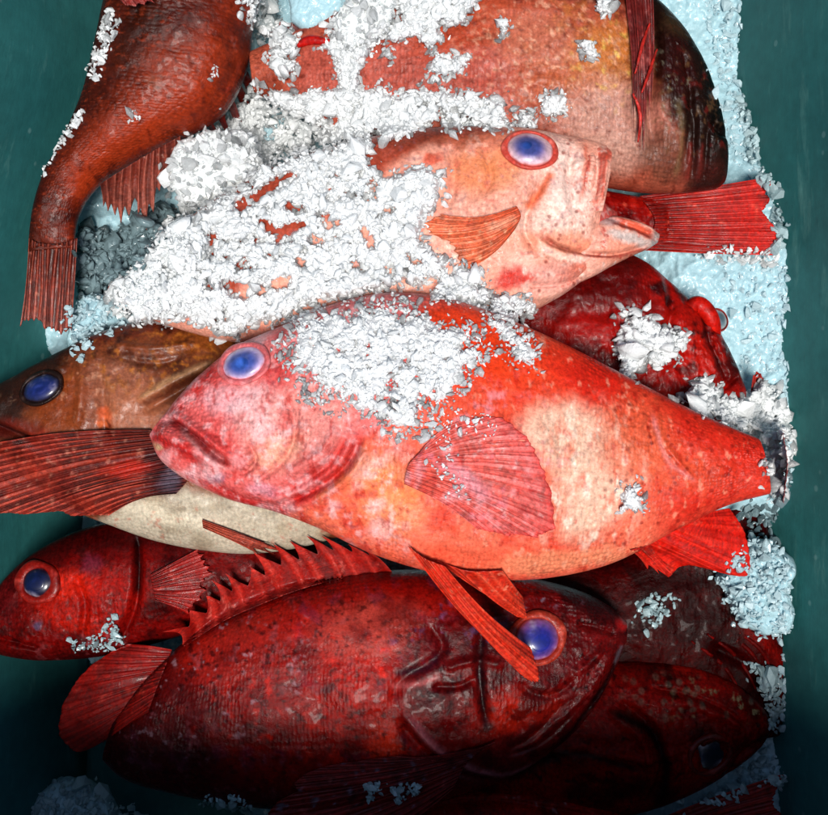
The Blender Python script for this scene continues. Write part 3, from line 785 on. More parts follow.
# ---- large fish along the top (head right)
r = fish_root('rockfish', 'large gold mottled pinkish brown fish across the top with a dark head', 520, 90, 10)
def pc(p, w, t):
    p.fill((188, 104, 82)); p.mottle(30, 0, .8, (150, 72, 50), .8, 1); p.mottle(14, .1, .8, (190, 126, 66), .55, 31, mask=p.near(590, 60, 90, 70)); p.poly([(300, 40), (500, 60), (500, 120), (300, 120)], (200, 108, 96), .6, 20)
    p.blob(470, 40, 60, 28, -20, (188, 84, 50), .6); p.blob(600, 76, 36, 32, 10, (196, 134, 60), .65); p.blob(560, 100, 40, 20, 0, (190, 104, 60), .6)
    p.poly([(480, -60), (660, -60), (650, 20), (600, 30), (540, 12), (480, 14)], (96, 38, 24), .85, 10)
    p.blob(600, 135, 52, 40, 0, (196, 152, 138), .85); p.blob(608, 160, 44, 18, 0, (205, 165, 150), .6)
    p.blob(530, 60, 40, 26, 20, (208, 140, 116), .5)
    p.mottle(5, .15, .7, (232, 186, 160), .65, 3, mask=p.near(540, 70, 80, 60)); p.mottle(6, .2, .8, (226, 196, 110), .7, 4, mask=p.near(605, 75, 40, 40)); p.mottle(6, .2, .8, (120, 44, 26), .6, 5)
    # dark head
    p.poly([(640, -40), (760, -40), (760, 220), (690, 205), (672, 150), (648, 110), (640, 60)], (38, 24, 19), .97, 10)
    p.blob(655, 165, 24, 22, 0, (120, 80, 64), .75); p.blob(690, 174, 24, 12, 0, (92, 44, 38), .6); p.blob(712, 110, 16, 46, -15, (22, 17, 16), .85); p.blob(668, 80, 16, 34, 0, (72, 24, 22), .7); p.blob(672, 32, 14, 18, 40, (86, 66, 44), .6)
    p.mottle(7, .3, .75, (130, 100, 72), .6, 7, mask=p.near(672, 110, 40, 60)); p.mottle(8, .3, .8, (126, 40, 36), .5, 8, mask=p.near(690, 120, 40, 80)); p.mottle(6, .45, .7, (170, 168, 150), .6, 9, mask=p.near(662, 100, 20, 40))
    p.line([(665, 110), (672, 150), (668, 185)], 3, (150, 130, 96), .4); p.line([(683, 150), (680, 186)], 2.5, (150, 64, 56), .6); p.line([(694, 150), (692, 186)], 2.5, (140, 58, 52), .5)
body(r, 'body', [(250, 52), (300, 30), (360, 2), (425, -28), (490, -48), (550, -52), (600, -38), (642, -8), (676, 24), (700, 62), (715, 102), (723, 138), (725, 158)],
     [(254, 92), (300, 116), (360, 145), (425, 164), (490, 175), (550, 180), (600, 186), (642, 192), (676, 193), (700, 191), (715, 189), (723, 184), (725, 178)], [12, 26, 42, 54, 60, 64, 64, 60, 52, 43, 32, 20, 9], 62, pc,
     [('n', 22, 2.5, None), ('g', [(642, -5), (646, 60), (640, 120), (648, 165)], 7, -9), ('g', [(628, 0), (628, 60), (622, 120), (632, 150)], 7, 5), ('g', [(700, 130), (712, 140), (724, 140)], 4, -5), ('b', 716, 150, 10, 12, 0, 4),
      ('g', [(672, 60), (680, 110), (676, 180)], 4, -4), ('g', [(684, 120), (686, 185)], 3, -4), ('g', [(697, 135), (698, 186)], 3, -3), ('n', 6, 1.6, (680, 110, 45, 90)), ('n', 5, 1.3, (560, 80, 100, 90))], res=(460, 210), seed=40)
fin(r, 'pectoral_fin', [(620, -45), (650, -45)], [(634, 130), (640, 152), (646, 150), (650, 120)], 128, 100, 6, (104, 28, 26), (150, 62, 62), (196, 92, 84), amp=4, lift=4, seed=41, notch=.22, jit=.06, bow=-4)
for k, pts in enumerate([[(652, 20), (642, 45), (634, 75)], [(660, 45), (648, 75), (640, 95)], [(632, 95), (640, 115), (640, 140)]]):
    tube(r, 'fin_ray', [(a, b_, 0) for a, b_ in pts], [1, 1.8, .8], (196, 58, 50), M_smooth, k, 5)
fin(r, 'dorsal_spine_fin', [(280, 42), (330, 18)], [(262, 30), (300, 8), (322, -4)], 60, 62, 4, (120, 26, 22), (150, 34, 26), (206, 60, 50), amp=3, notch=.4, seed=44)
tube(r, 'fin_ray', [(296, 44, 0), (310, 40, 0), (330, 44, 0)], [3, 5, 3], (196, 32, 24), M_smooth, 2, 2)

# ---- brown fish at the left (head left)
r = fish_root('rockfish', 'golden brown fish at the left edge with cream belly and wide red pectoral fin', 150, 440, 20)
def pe(p, w, t):
    p.fill((142, 82, 52)); p.mottle(34, -.1, .7, (96, 50, 30), .85, 1)
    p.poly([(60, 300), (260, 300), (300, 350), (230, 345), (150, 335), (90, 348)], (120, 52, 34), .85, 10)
    p.mottle(11, .2, .8, (70, 40, 28), .6, 21); p.blob(125, 385, 36, 22, 0, (178, 120, 96), .7); p.blob(150, 410, 34, 22, -10, (184, 122, 92), .75); p.blob(75, 400, 26, 40, 10, (156, 80, 38), .7)
    p.blob(215, 345, 40, 12, 5, (160, 96, 44), .7)
    p.mottle(6, .15, .7, (200, 132, 60), .7, 3, mask=p.near(170, 360, 90, 30)); p.mottle(8, .15, .7, (78, 36, 26), .75, 4, mask=p.near(170, 350, 110, 34)); p.mottle(5, .25, .8, (222, 176, 150), .5, 5, mask=p.near(120, 390, 60, 40))
    p.line([(150, 400), (175, 385), (200, 372), (222, 362)], 3, (222, 180, 140), .7); p.line([(150, 408), (178, 393), (205, 378)], 3, (100, 50, 36), .6)
    p.blob(118, 412, 8, 6, 0, (226, 120, 76), .8); p.blob(120, 422, 4, 4, 0, (120, 40, 20), .8); p.blob(113, 422, 5, 4, 0, (232, 130, 80), .7)
    # dark face
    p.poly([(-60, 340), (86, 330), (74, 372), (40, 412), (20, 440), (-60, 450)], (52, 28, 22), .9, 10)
    p.blob(25, 430, 34, 12, 10, (128, 44, 34), .7); p.blob(55, 442, 12, 8, 0, (176, 62, 46), .7); p.line([(0, 420), (30, 432), (60, 446)], 2.5, (44, 16, 16), .8)
    p.mottle(7, .3, .8, (140, 110, 90), .5, 6, mask=p.near(15, 395, 30, 20))
    # cream belly
    p.poly([(100, 520), (140, 500), (190, 488), (320, 500), (330, 560), (100, 560)], (204, 194, 176), .95, 7); p.mottle(26, -.1, .8, (160, 146, 126), .7, 47, mask=smooth(485, 505, p.y))
    p.mottle(18, .1, .8, (180, 164, 140), .6, 7, mask=smooth(470, 500, p.y)); p.blob(180, 515, 50, 8, 12, (228, 218, 198), .6); p.mottle(6, .4, .8, (196, 120, 100), .5, 9, mask=smooth(490, 510, p.y))
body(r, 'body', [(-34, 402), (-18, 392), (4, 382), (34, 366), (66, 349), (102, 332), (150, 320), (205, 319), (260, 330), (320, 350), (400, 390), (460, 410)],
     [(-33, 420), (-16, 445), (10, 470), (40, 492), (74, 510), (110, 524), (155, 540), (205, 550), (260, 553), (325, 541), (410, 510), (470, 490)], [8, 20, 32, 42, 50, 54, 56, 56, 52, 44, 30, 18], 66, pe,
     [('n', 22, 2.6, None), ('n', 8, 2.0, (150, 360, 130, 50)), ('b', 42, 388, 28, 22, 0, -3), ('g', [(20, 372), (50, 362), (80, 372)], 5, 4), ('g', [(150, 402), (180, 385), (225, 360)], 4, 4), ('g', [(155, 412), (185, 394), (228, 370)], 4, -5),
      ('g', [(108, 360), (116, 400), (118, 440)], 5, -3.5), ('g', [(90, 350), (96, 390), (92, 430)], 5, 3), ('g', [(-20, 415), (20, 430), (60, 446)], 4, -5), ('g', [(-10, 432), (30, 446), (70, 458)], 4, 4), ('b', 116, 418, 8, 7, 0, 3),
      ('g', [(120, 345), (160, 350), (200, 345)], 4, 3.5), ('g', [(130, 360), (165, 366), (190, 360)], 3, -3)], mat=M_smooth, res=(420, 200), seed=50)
def pec_e(p, tf):
    p.mix(.55 * p.near(165, 470, 22, 30), (60, 34, 46)); p.mottle(16, .2, .8, (110, 32, 30), .5, 3); p.blob(130, 468, 26, 8, -10, (214, 62, 40), .6)
    p.blob(170, 480, 10, 14, 30, (140, 140, 160), .5)
fin(r, 'pectoral_fin', [(150, 430), (172, 440), (186, 458), (188, 478), (176, 494)], [(-30, 448), (-34, 466), (-30, 482), (-14, 505), (10, 514), (45, 512), (80, 516), (108, 516)], 118, 92, 17, (132, 40, 32), (176, 66, 50), (226, 122, 98), amp=6.0, memb=.8, seed=51, bow=5, lift=4, extra=pec_e, jit=.02, nt=110, per=14)
fin(r, 'pelvic_fin', [(202, 520), (203, 528)], [(272, 546), (284, 549), (280, 556), (262, 556)], 92, 66, 4, (206, 110, 84), (170, 60, 46), (226, 130, 104), amp=3.5, seed=52, notch=.25, lift=3)
eye(r, 42, 388, 21, 14, -18, (34, 46, 112), (66, 76, 140), (46, 44, 70), (52, 30, 26), prx=.5, bulge=9, ringw=2.6, pof=(0, 0), cloud=.8, sink=0)

# ---- big dark red fish at the bottom (head right)
r = fish_root('rockfish', 'big dark red fish across the bottom with raised spiny dorsal fin and violet blue eye', 370, 690, 0)
def pg(p, w, t):
    p.fill((156, 27, 20)); p.mottle(40, -.2, .7, (100, 13, 14), .85, 1)
    p.blob(370, 620, 50, 26, -10, (204, 96, 84), .65); p.blob(250, 640, 60, 30, -15, (186, 56, 44), .6); p.blob(350, 680, 50, 34, 0, (200, 44, 26), .6); p.blob(385, 725, 16, 24, 10, (224, 66, 36), .85)  # pinkish patch on the upper back is a painted highlight
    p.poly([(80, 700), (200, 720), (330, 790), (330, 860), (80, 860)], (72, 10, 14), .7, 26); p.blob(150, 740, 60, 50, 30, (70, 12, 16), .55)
    p.mottle(9, .25, .75, (156, 96, 104), .45, 2, mask=p.near(270, 700, 170, 110) ); p.mottle(5, .15, .7, (60, 8, 12), .7, 3); p.mottle(16, .3, .8, (120, 60, 90), .35, 12); p.mottle(24, .1, .8, (100, 12, 14), .6, 22); p.mottle(12, .3, .8, (222, 52, 30), .7, 23, mask=p.near(340, 680, 130, 80))
    p.mottle(7, .5, .8, (190, 160, 170), .6, 13, mask=p.near(200, 660, 120, 80))
    # bruised cheek
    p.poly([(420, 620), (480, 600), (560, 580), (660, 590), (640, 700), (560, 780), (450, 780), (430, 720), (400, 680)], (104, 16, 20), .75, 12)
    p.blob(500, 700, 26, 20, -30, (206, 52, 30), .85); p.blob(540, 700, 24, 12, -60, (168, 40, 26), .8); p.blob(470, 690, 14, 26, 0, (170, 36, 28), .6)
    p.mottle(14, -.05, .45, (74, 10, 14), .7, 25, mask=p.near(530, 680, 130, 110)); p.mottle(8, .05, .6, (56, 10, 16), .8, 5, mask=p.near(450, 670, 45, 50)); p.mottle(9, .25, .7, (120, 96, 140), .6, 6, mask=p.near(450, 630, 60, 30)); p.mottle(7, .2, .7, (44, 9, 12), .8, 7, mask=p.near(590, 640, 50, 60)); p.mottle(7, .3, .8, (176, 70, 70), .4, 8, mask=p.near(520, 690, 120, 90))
    p.line([(405, 695), (425, 720), (455, 748), (500, 765), (545, 755)], 3.5, (186, 120, 128), .65); p.line([(480, 620), (478, 670), (484, 720)], 5, (34, 12, 20), .85); p.line([(395, 660), (425, 655), (440, 640)], 4, (60, 24, 44), .8); p.line([(390, 672), (420, 668), (440, 660)], 3, (210, 120, 120), .6)
    p.poly([(540, 570), (640, 585), (640, 640), (600, 620), (560, 600)], (50, 14, 20), .75, 8)
    p.line([(623, 640), (606, 672), (580, 710), (550, 745)], 4, (24, 8, 12), .85); p.blob(620, 618, 8, 7, 0, (180, 40, 42), .8); p.line([(620, 640), (612, 660)], 3, (130, 120, 130), .6)
    p.mottle(6, .4, .8, (150, 150, 170), .6, 11, mask=p.near(540, 590, 40, 14))
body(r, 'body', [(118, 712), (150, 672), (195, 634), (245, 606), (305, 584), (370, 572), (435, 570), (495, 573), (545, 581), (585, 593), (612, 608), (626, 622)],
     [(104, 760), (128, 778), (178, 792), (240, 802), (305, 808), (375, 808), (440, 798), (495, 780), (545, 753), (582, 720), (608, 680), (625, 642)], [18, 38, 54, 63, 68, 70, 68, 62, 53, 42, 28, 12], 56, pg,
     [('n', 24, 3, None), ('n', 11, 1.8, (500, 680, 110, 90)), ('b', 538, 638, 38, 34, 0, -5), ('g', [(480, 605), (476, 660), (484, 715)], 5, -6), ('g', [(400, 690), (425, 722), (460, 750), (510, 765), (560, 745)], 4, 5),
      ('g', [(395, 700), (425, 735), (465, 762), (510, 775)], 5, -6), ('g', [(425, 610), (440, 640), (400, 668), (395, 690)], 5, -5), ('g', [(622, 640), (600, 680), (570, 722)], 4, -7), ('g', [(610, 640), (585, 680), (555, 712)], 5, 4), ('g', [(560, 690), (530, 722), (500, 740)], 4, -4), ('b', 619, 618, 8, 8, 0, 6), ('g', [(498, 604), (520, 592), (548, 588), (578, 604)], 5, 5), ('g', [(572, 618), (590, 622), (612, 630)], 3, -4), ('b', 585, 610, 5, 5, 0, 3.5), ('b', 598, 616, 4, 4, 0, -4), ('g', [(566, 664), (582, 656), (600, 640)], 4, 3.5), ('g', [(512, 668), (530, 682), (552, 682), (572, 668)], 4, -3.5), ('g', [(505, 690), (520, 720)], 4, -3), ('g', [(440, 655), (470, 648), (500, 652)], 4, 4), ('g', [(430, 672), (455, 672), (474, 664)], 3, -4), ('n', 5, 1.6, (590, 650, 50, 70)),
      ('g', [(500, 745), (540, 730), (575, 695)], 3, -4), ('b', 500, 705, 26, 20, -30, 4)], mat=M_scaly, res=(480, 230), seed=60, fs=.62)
fin(r, 'dorsal_fin', [(392, 572), (350, 577), (305, 588), (262, 604), (222, 622), (182, 648)], [(352, 548), (314, 532), (281, 536), (250, 548), (222, 566), (200, 590), (168, 632)], 62, 96, 12, (160, 28, 22), (186, 40, 32), (226, 92, 78), amp=4, notch=.5, seed=61, jit=.13, npow=.7, bow=6, memb=.5, drape=True, lift=5, nt=44, label='raised spiny crimson fin with dark notches')
fin(r, 'tail_fin', [(172, 650), (160, 680), (148, 712)], [(128, 644), (92, 664), (66, 700), (60, 730), (78, 752), (104, 742)], 70, 56, 14, (150, 24, 18), (168, 28, 18), (196, 48, 30), amp=2, seed=62, jit=.012, zbow=8)
def pec_g(p, tf):
    p.mottle(10, .3, .8, (60, 12, 20), .7, 3); p.mottle(7, .45, .8, (160, 160, 180), .6, 4)
fin(r, 'pectoral_fin', [(496, 742), (470, 760), (452, 790)], [(396, 756), (330, 766), (290, 792), (262, 822), (290, 850), (350, 860)], 112, 92, 15, (130, 26, 30), (150, 26, 24), (206, 84, 78), amp=4, seed=63, bow=-6, lift=4, extra=pec_g, nt=90)
eye(r, 537, 638, 23, 21, 0, (24, 42, 138), (104, 86, 172), (160, 104, 150), (176, 66, 48), prx=.5, pof=(.05, .05), bulge=13, ringw=4.6, sink=0, ring_h=3, cloud=.15)

# ---- pale orange fish with a gaping mouth (head right), half under ice
r = fish_root('rockfish', 'pale peach fish half buried in ice with a wide open mouth', 430, 230, 80)
def pb(p, w, t):
    p.fill((240, 176, 156)); p.mottle(30, 0, .8, (246, 200, 184), .7, 1)
    p.poly([(100, 100), (500, 118), (505, 142), (430, 150), (395, 175), (330, 230), (240, 300), (100, 330)], (176, 74, 46), .9, 8); p.blob(430, 145, 60, 12, -4, (150, 72, 50), .8)
    p.mottle(6, .1, .8, (112, 50, 36), .6, 3, mask=p.near(430, 145, 80, 22)); p.blob(432, 170, 12, 5, -20, (220, 90, 60), .7)
    p.blob(472, 182, 22, 24, 20, (232, 146, 100), .8); p.blob(500, 175, 16, 22, 30, (234, 154, 106), .7); p.blob(485, 150, 40, 10, 0, (218, 130, 100), .6)
    p.blob(560, 190, 26, 44, -10, (252, 226, 216), .85); p.blob(540, 232, 44, 18, 0, (250, 218, 204), .8); p.blob(560, 250, 50, 12, 5, (236, 156, 124), .7); p.blob(545, 280, 40, 16, -10, (238, 178, 166), .8)
    p.blob(585, 265, 26, 10, -25, (232, 130, 104), .7)
    p.line([(520, 218), (534, 202), (548, 178)], 4.5, (230, 124, 78), .85); p.line([(535, 243), (562, 254), (600, 258), (650, 248)], 1.8, (150, 74, 60), .8); p.line([(530, 250), (560, 262), (600, 262)], 4, (250, 222, 208), .7)
    p.blob(505, 283, 16, 9, -30, (212, 52, 34), .9); p.blob(522, 285, 11, 6, -20, (216, 58, 38), .9)
    p.mottle(7, .3, .8, (216, 120, 104), .5, 5); p.mottle(6, .4, .8, (172, 118, 128), .4, 6); p.mottle(9, .35, .8, (252, 226, 214), .5, 7, mask=smooth(440, 500, p.x)); p.flecks(9, .28, .14, (150, 60, 50), .6, 2, mask=smooth(500, 530, p.x))
    p.line([(583, 146), (581, 180), (573, 212)], 2.5, (220, 120, 96), .7)
body(r, 'body', [(112, 288), (150, 252), (205, 208), (275, 168), (345, 145), (412, 131), (470, 128), (520, 129), (560, 136), (590, 141), (606, 146)],
     [(116, 304), (158, 322), (212, 338), (280, 348), (345, 350), (410, 345), (465, 333), (515, 319), (556, 299), (578, 284), (590, 274)], [8, 24, 42, 54, 58, 58, 56, 52, 44, 34, 22], 128, pb,
     [('n', 22, 2.5, None), ('b', 530, 150, 36, 26, 0, 3), ('g', [(545, 175), (530, 205), (520, 235), (535, 262)], 5, -5), ('g', [(535, 243), (562, 254), (610, 257)], 2.6, -5), ('g', [(530, 262), (565, 272), (598, 270)], 4, 3), ('g', [(520, 290), (560, 286), (590, 272)], 2.6, -4), ('g', [(515, 302), (550, 298), (576, 284)], 3, 3),
      ('g', [(565, 165), (562, 195), (572, 222)], 5, -3.5), ('g', [(448, 150), (452, 190), (445, 220)], 5, -4), ('g', [(480, 150), (488, 185), (478, 208)], 4, -3), ('n', 7, 1.2, (545, 220, 90, 90)), ('g', [(552, 178), (590, 165)], 4, 2.5), ('g', [(570, 150), (566, 180), (572, 212)], 4, -4), ('b', 560, 205, 16, 22, 0, 3)], mat=M_smooth, res=(460, 210), seed=70)
def pbj(p, w, t):
    p.fill((243, 186, 168)); p.blob(620, 250, 30, 12, -20, (236, 156, 130), .7); p.blob(630, 226, 26, 7, 16, (222, 104, 74), .9); p.blob(628, 240, 26, 6, 5, (206, 196, 192), .85); p.blob(655, 240, 6, 9, 0, (168, 160, 158), .9); p.mottle(6, .3, .8, (198, 70, 56), .7, 2); p.mottle(6, .3, .8, (244, 230, 222), .6, 3)
    p.blob(604, 222, 12, 7, 0, (206, 190, 190), .7); p.line([(606, 226), (630, 232), (652, 240)], 1.8, (150, 44, 40), .8); p.line([(575, 258), (610, 259), (650, 247)], 1.6, (168, 84, 72), .9); p.line([(604, 213), (630, 221), (656, 233)], 2, (232, 190, 176), .7)
body(r, 'lower_jaw', [(560, 226), (588, 224), (610, 217), (632, 221), (648, 227), (659, 234)], [(560, 290), (590, 278), (612, 266), (632, 256), (648, 249), (657, 243)], [12, 27, 28, 23, 15, 7], 130, pbj,
     [('g', [(602, 218), (625, 228), (652, 236)], 3, -4), ('g', [(606, 212), (630, 219), (656, 232)], 3.5, 4), ('g', [(580, 256), (610, 257), (648, 246)], 2, -4), ('n', 6, 1.2, None)], mat=M_smooth, res=(160, 90), seed=71)
def pbu(p, w, t):
    p.fill((244, 186, 168)); p.line([(598, 150), (596, 200)], 4, (246, 204, 188), .8); p.line([(608, 146), (603, 170), (600, 205)], 2.5, (222, 104, 84), .8); p.line([(588, 150), (584, 180), (577, 208)], 2.2, (206, 92, 76), .9); p.line([(574, 209), (588, 211), (601, 208)], 2.2, (190, 84, 76), .9); p.line([(601, 150), (599, 175), (595, 200)], 1.6, (214, 100, 84), .8); p.blob(605, 150, 9, 8, 0, (218, 96, 76), .8); p.mottle(7, .3, .8, (210, 106, 90), .6, 3); p.mottle(6, .3, .8, (250, 224, 212), .6, 4)
body(r, 'upper_lip', [(586, 143), (583, 153), (581, 168), (577, 186), (571, 203), (570, 214)], [(610, 142), (613, 151), (611, 166), (608, 184), (605, 200), (603, 211)], [5, 6, 7, 7, 7, 5], 157, pbu,
     [('g', [(598, 146), (597, 175), (592, 205)], 3, -4), ('g', [(607, 150), (604, 180), (599, 206)], 2.4, 2.5), ('g', [(588, 160), (584, 185), (579, 206)], 2.5, 2), ('n', 6, 3, None)], mat=M_smooth, res=(120, 70), seed=72, power=.35, ztilt=[-22, -10, -1, 0, -1, -3])
def pecb(p, tf):
    p.blob(500, 225, 14, 5, -20, (244, 196, 170), .6); p.mottle(9, .3, .8, (206, 74, 50), .5, 3)
def pbg(p, w, t): p.fill((196, 96, 90)); p.mottle(6, .2, .8, (226, 190, 186), .6, 1)
body(r, 'mouth_lining', [(585, 196), (597, 198), (607, 206), (616, 212)], [(585, 240), (597, 240), (607, 236), (618, 226)], [24, 22, 16, 7], 124, pbg, [('n', 6, 2, None)], mat=M_smooth, res=(60, 50), seed=76)
fin(r, 'pectoral_fin', [(517, 206), (521, 216), (516, 228)], [(440, 214), (426, 222), (426, 234), (448, 243), (456, 258), (462, 272)], 186, 172, 10, (228, 112, 72), (232, 132, 92), (248, 176, 140), amp=4, seed=73, bow=-7, lift=4, extra=pecb, notch=.05)
eye(r, 530, 150, 24, 19, 8, (52, 82, 150), (140, 122, 172), (240, 204, 206), (214, 96, 82), prx=.40, pof=(-.12, -.05), bulge=13, ringw=2.8, sink=0, ring_h=2.4, cloud=.3)
fin(r, 'tail_fin', [(122, 290), (124, 302)], [(112, 282), (108, 292), (112, 306)], 120, 112, 4, (176, 70, 36), (190, 84, 44), (220, 120, 70), amp=2, seed=75)

# ---- the big bright red-orange fish on top (head left)
r = fish_root('rockfish', 'biggest bright red orange fish on top of the pile, pink head to the left', 450, 440, 130)
def pa(p, w, t):
    p.grad(smooth(.1, .9, w), (232, 88, 58), (239, 130, 104)); p.mottle(34, 0, .8, (224, 74, 54), .7, 1)
    # back and tail
    p.poly([(560, 330), (780, 420), (790, 510), (660, 540), (640, 450), (610, 400)], (208, 52, 38), .8, 22); p.blob(600, 390, 60, 22, 28, (214, 50, 34), .8); p.blob(470, 350, 70, 28, 20, (238, 84, 34), .75)
    p.blob(640, 455, 70, 26, 15, (222, 104, 74), .7)
    # pale patch behind the pectoral fin
    p.poly([(512, 424), (540, 400), (575, 404), (612, 425), (628, 462), (622, 500), (588, 532), (560, 532), (552, 480)], (236, 206, 184), .85, 14)
    p.blob(628, 440, 36, 44, 0, (228, 118, 84), .75); p.mottle(8, .15, .8, (228, 108, 76), .6, 4, .45, mask=p.near(610, 470, 90, 70)); p.mottle(7, .05, .7, (244, 228, 212), .8, 5, .5, mask=p.near(580, 480, 50, 70))
    # belly
    p.blob(385, 482, 36, 26, 35, (244, 156, 96), .8); p.blob(350, 500, 60, 16, 22, (240, 124, 92), .6); p.blob(470, 556, 120, 14, 2, (236, 112, 84), .7); p.blob(560, 556, 70, 10, -6, (234, 160, 126), .7)
    p.blob(390, 510, 30, 20, 20, (246, 168, 128), .6)
    # head
    p.poly([(120, 380), (200, 340), (300, 310), (400, 290), (430, 330), (420, 400), (372, 432), (340, 480), (290, 512), (120, 500)], (228, 120, 118), .95, 10)
    p.blob(262, 410, 30, 26, 20, (240, 196, 196), .8); p.blob(300, 425, 60, 36, -25, (240, 170, 160), .75); p.blob(232, 400, 20, 14, 0, (238, 184, 188), .7); p.blob(330, 330, 60, 14, -20, (236, 160, 160), .7)
    p.blob(270, 485, 14, 8, 0, (238, 176, 190), .7); p.blob(380, 310, 50, 12, -5, (232, 140, 140), .7); p.blob(285, 450, 26, 14, -30, (244, 190, 160), .6)
    p.line([(172, 414), (192, 388), (222, 366)], 11, (196, 36, 36), .9); p.line([(154, 432), (170, 440), (200, 452), (214, 462)], 8, (206, 44, 42), .85); p.line([(176, 418), (206, 434), (228, 458)], 5, (212, 66, 64), .8)
    p.blob(160, 444, 8, 4, 10, (200, 190, 150), .7); p.line([(185, 425), (205, 445), (225, 462), (240, 468)], 2, (246, 200, 196), .7)
    p.line([(164, 420), (184, 424), (205, 438), (224, 455), (240, 466)], 2.2, (112, 18, 26), .85); p.blob(238, 452, 20, 14, 30, (216, 76, 72), .7); p.blob(246, 462, 10, 6, 30, (240, 160, 160), .8); p.blob(222, 476, 12, 4, 0, (130, 96, 130), .8); p.blob(206, 470, 14, 8, 25, (236, 170, 172), .6)
    p.line([(210, 478), (250, 500), (300, 508)], 6, (190, 40, 40), .8); p.line([(366, 434), (346, 466), (315, 489), (282, 505)], 6, (204, 52, 46), .85); p.line([(353, 434), (330, 466), (296, 486)], 4, (206, 66, 60), .7); p.line([(370, 440), (350, 472), (318, 496)], 2.5, (244, 150, 110), .7)
    p.mottle(14, .0, .8, (208, 70, 68), .6, 6, mask=smooth(420, 380, p.x)); p.mottle(8, .1, .7, (248, 216, 218), .45, 7, mask=smooth(430, 390, p.x)); p.mottle(24, .0, .7, (246, 206, 208), .5, 27, mask=smooth(420, 380, p.x)); p.mottle(6, .35, .8, (150, 70, 90), .35, 8, mask=smooth(430, 390, p.x))
    p.mottle(11, .3, .8, (232, 168, 180), .6, 9, mask=p.near(470, 440, 90, 60)); p.mottle(6, .3, .8, (190, 40, 30), .5, 10, .5); p.mottle(7, .4, .8, (248, 184, 158), .5, 11, .6, mask=smooth(420, 480, p.x)); p.flecks(8, .35, .2, (140, 34, 26), .55, 3, mask=smooth(560, 620, p.x))
    p.line([(645, 412), (652, 440), (662, 462), (690, 480)], 2.5, (220, 150, 150), .55)
body(r, 'body', [(167, 413), (180, 397), (203, 373), (238, 346), (285, 325), (335, 304), (390, 293), (450, 299), (510, 320), (570, 347), (630, 378), (690, 409), (733, 428), (757, 438)],
     [(150, 436), (162, 460), (190, 481), (230, 499), (275, 511), (320, 528), (370, 552), (430, 571), (490, 579), (550, 577), (613, 562), (675, 530), (725, 506), (768, 494)], [12, 26, 40, 51, 60, 66, 68, 66, 60, 51, 41, 31, 23, 17], 190, pa,
     [('g', [(160, 422), (178, 421), (204, 437), (222, 453), (240, 464)], 3.6, -8), ('g', [(157, 434), (176, 436), (205, 452), (228, 468)], 6.5, 5), ('g', [(172, 412), (190, 419), (216, 437), (240, 456)], 5, 4.5),
      ('b', 245, 458, 16, 12, 40, 4), ('g', [(256, 440), (262, 460), (246, 474)], 3, -4), ('g', [(366, 430), (350, 462), (318, 487), (275, 506)], 4, -8), ('g', [(372, 444), (352, 474), (318, 500)], 4, 4), ('g', [(352, 428), (334, 460), (300, 482), (255, 498)], 4, -5), ('g', [(342, 425), (325, 452), (290, 472)], 5, 4),
      ('g', [(290, 395), (302, 425), (292, 455), (265, 478)], 4, -3.5), ('g', [(205, 372), (190, 392), (172, 408)], 6, 3), ('g', [(212, 478), (250, 497), (300, 508)], 4, -4), ('b', 244, 363, 30, 24, -10, -3), ('g', [(216, 352), (244, 342), (270, 350)], 5, 3.5), ('b', 215, 405, 16, 16, 0, -2.5),
      ('n', 20, 2.2, None), ('n', 8, 1.5, (270, 420, 120, 90)), ('n', 6, .8, None), ('g', [(552, 430), (556, 480), (552, 520)], 4, -2), ('g', [(650, 400), (656, 440), (690, 482)], 2.5, 1.5)], mat=M_scaly, res=(620, 290), seed=80)
def peca(p, tf):
    p.mottle(12, .1, .8, (232, 150, 168), .6, 3, mask=smooth(.95, .6, tf)); p.mottle(7, .3, .8, (178, 38, 40), .6, 4); p.mix(.5 * smooth(.88, 1, tf), (212, 40, 28)); p.mottle(16, .0, .7, (244, 190, 196), .6, 14, mask=smooth(1, .7, tf)); p.blob(470, 480, 30, 10, 40, (240, 176, 190), .5)
fin(r, 'pectoral_fin', [(420, 452), (408, 466), (404, 484)], [(470, 418), (502, 418), (528, 436), (543, 460), (552, 492), (556, 530), (536, 537), (508, 536), (478, 530)], 262, 240, 16, (236, 104, 84), (228, 104, 98), (246, 168, 166), amp=2.0, thick=.7, seed=81, bow=-5, lift=.8, extra=peca, notch=.02, jit=.012, nt=90, per=14)
fin(r, 'pelvic_fin', [(408, 540), (424, 552), (444, 560)], [(512, 668), (526, 686), (540, 693), (545, 682), (534, 656)], 240, 150, 5, (226, 66, 40), (220, 60, 38), (246, 128, 96), amp=3.5, seed=82, bow=4, jit=.02, drape=False, zbow=6)
fin(r, 'pelvic_fin', [(436, 556), (466, 566), (500, 566)], [(508, 612), (522, 624), (530, 622), (526, 602)], 228, 165, 5, (224, 62, 38), (226, 70, 44), (244, 130, 98), amp=3, seed=83, bow=2, jit=.02, drape=False, zbow=4)
fin(r, 'anal_fin', [(636, 550), (662, 535), (700, 516)], [(668, 577), (690, 566), (740, 577), (750, 566), (744, 530), (730, 508)], 185, 150, 9, (222, 44, 28), (224, 40, 24), (238, 84, 60), amp=2.2, seed=84, jit=.02, drape=True)
fin(r, 'anal_fin', [(630, 550), (650, 545)], [(648, 570), (668, 578), (676, 572)], 180, 160, 4, (214, 50, 36), (222, 48, 30), (240, 110, 88), amp=2.5, seed=87, notch=.3, label='short spiny front lobe')
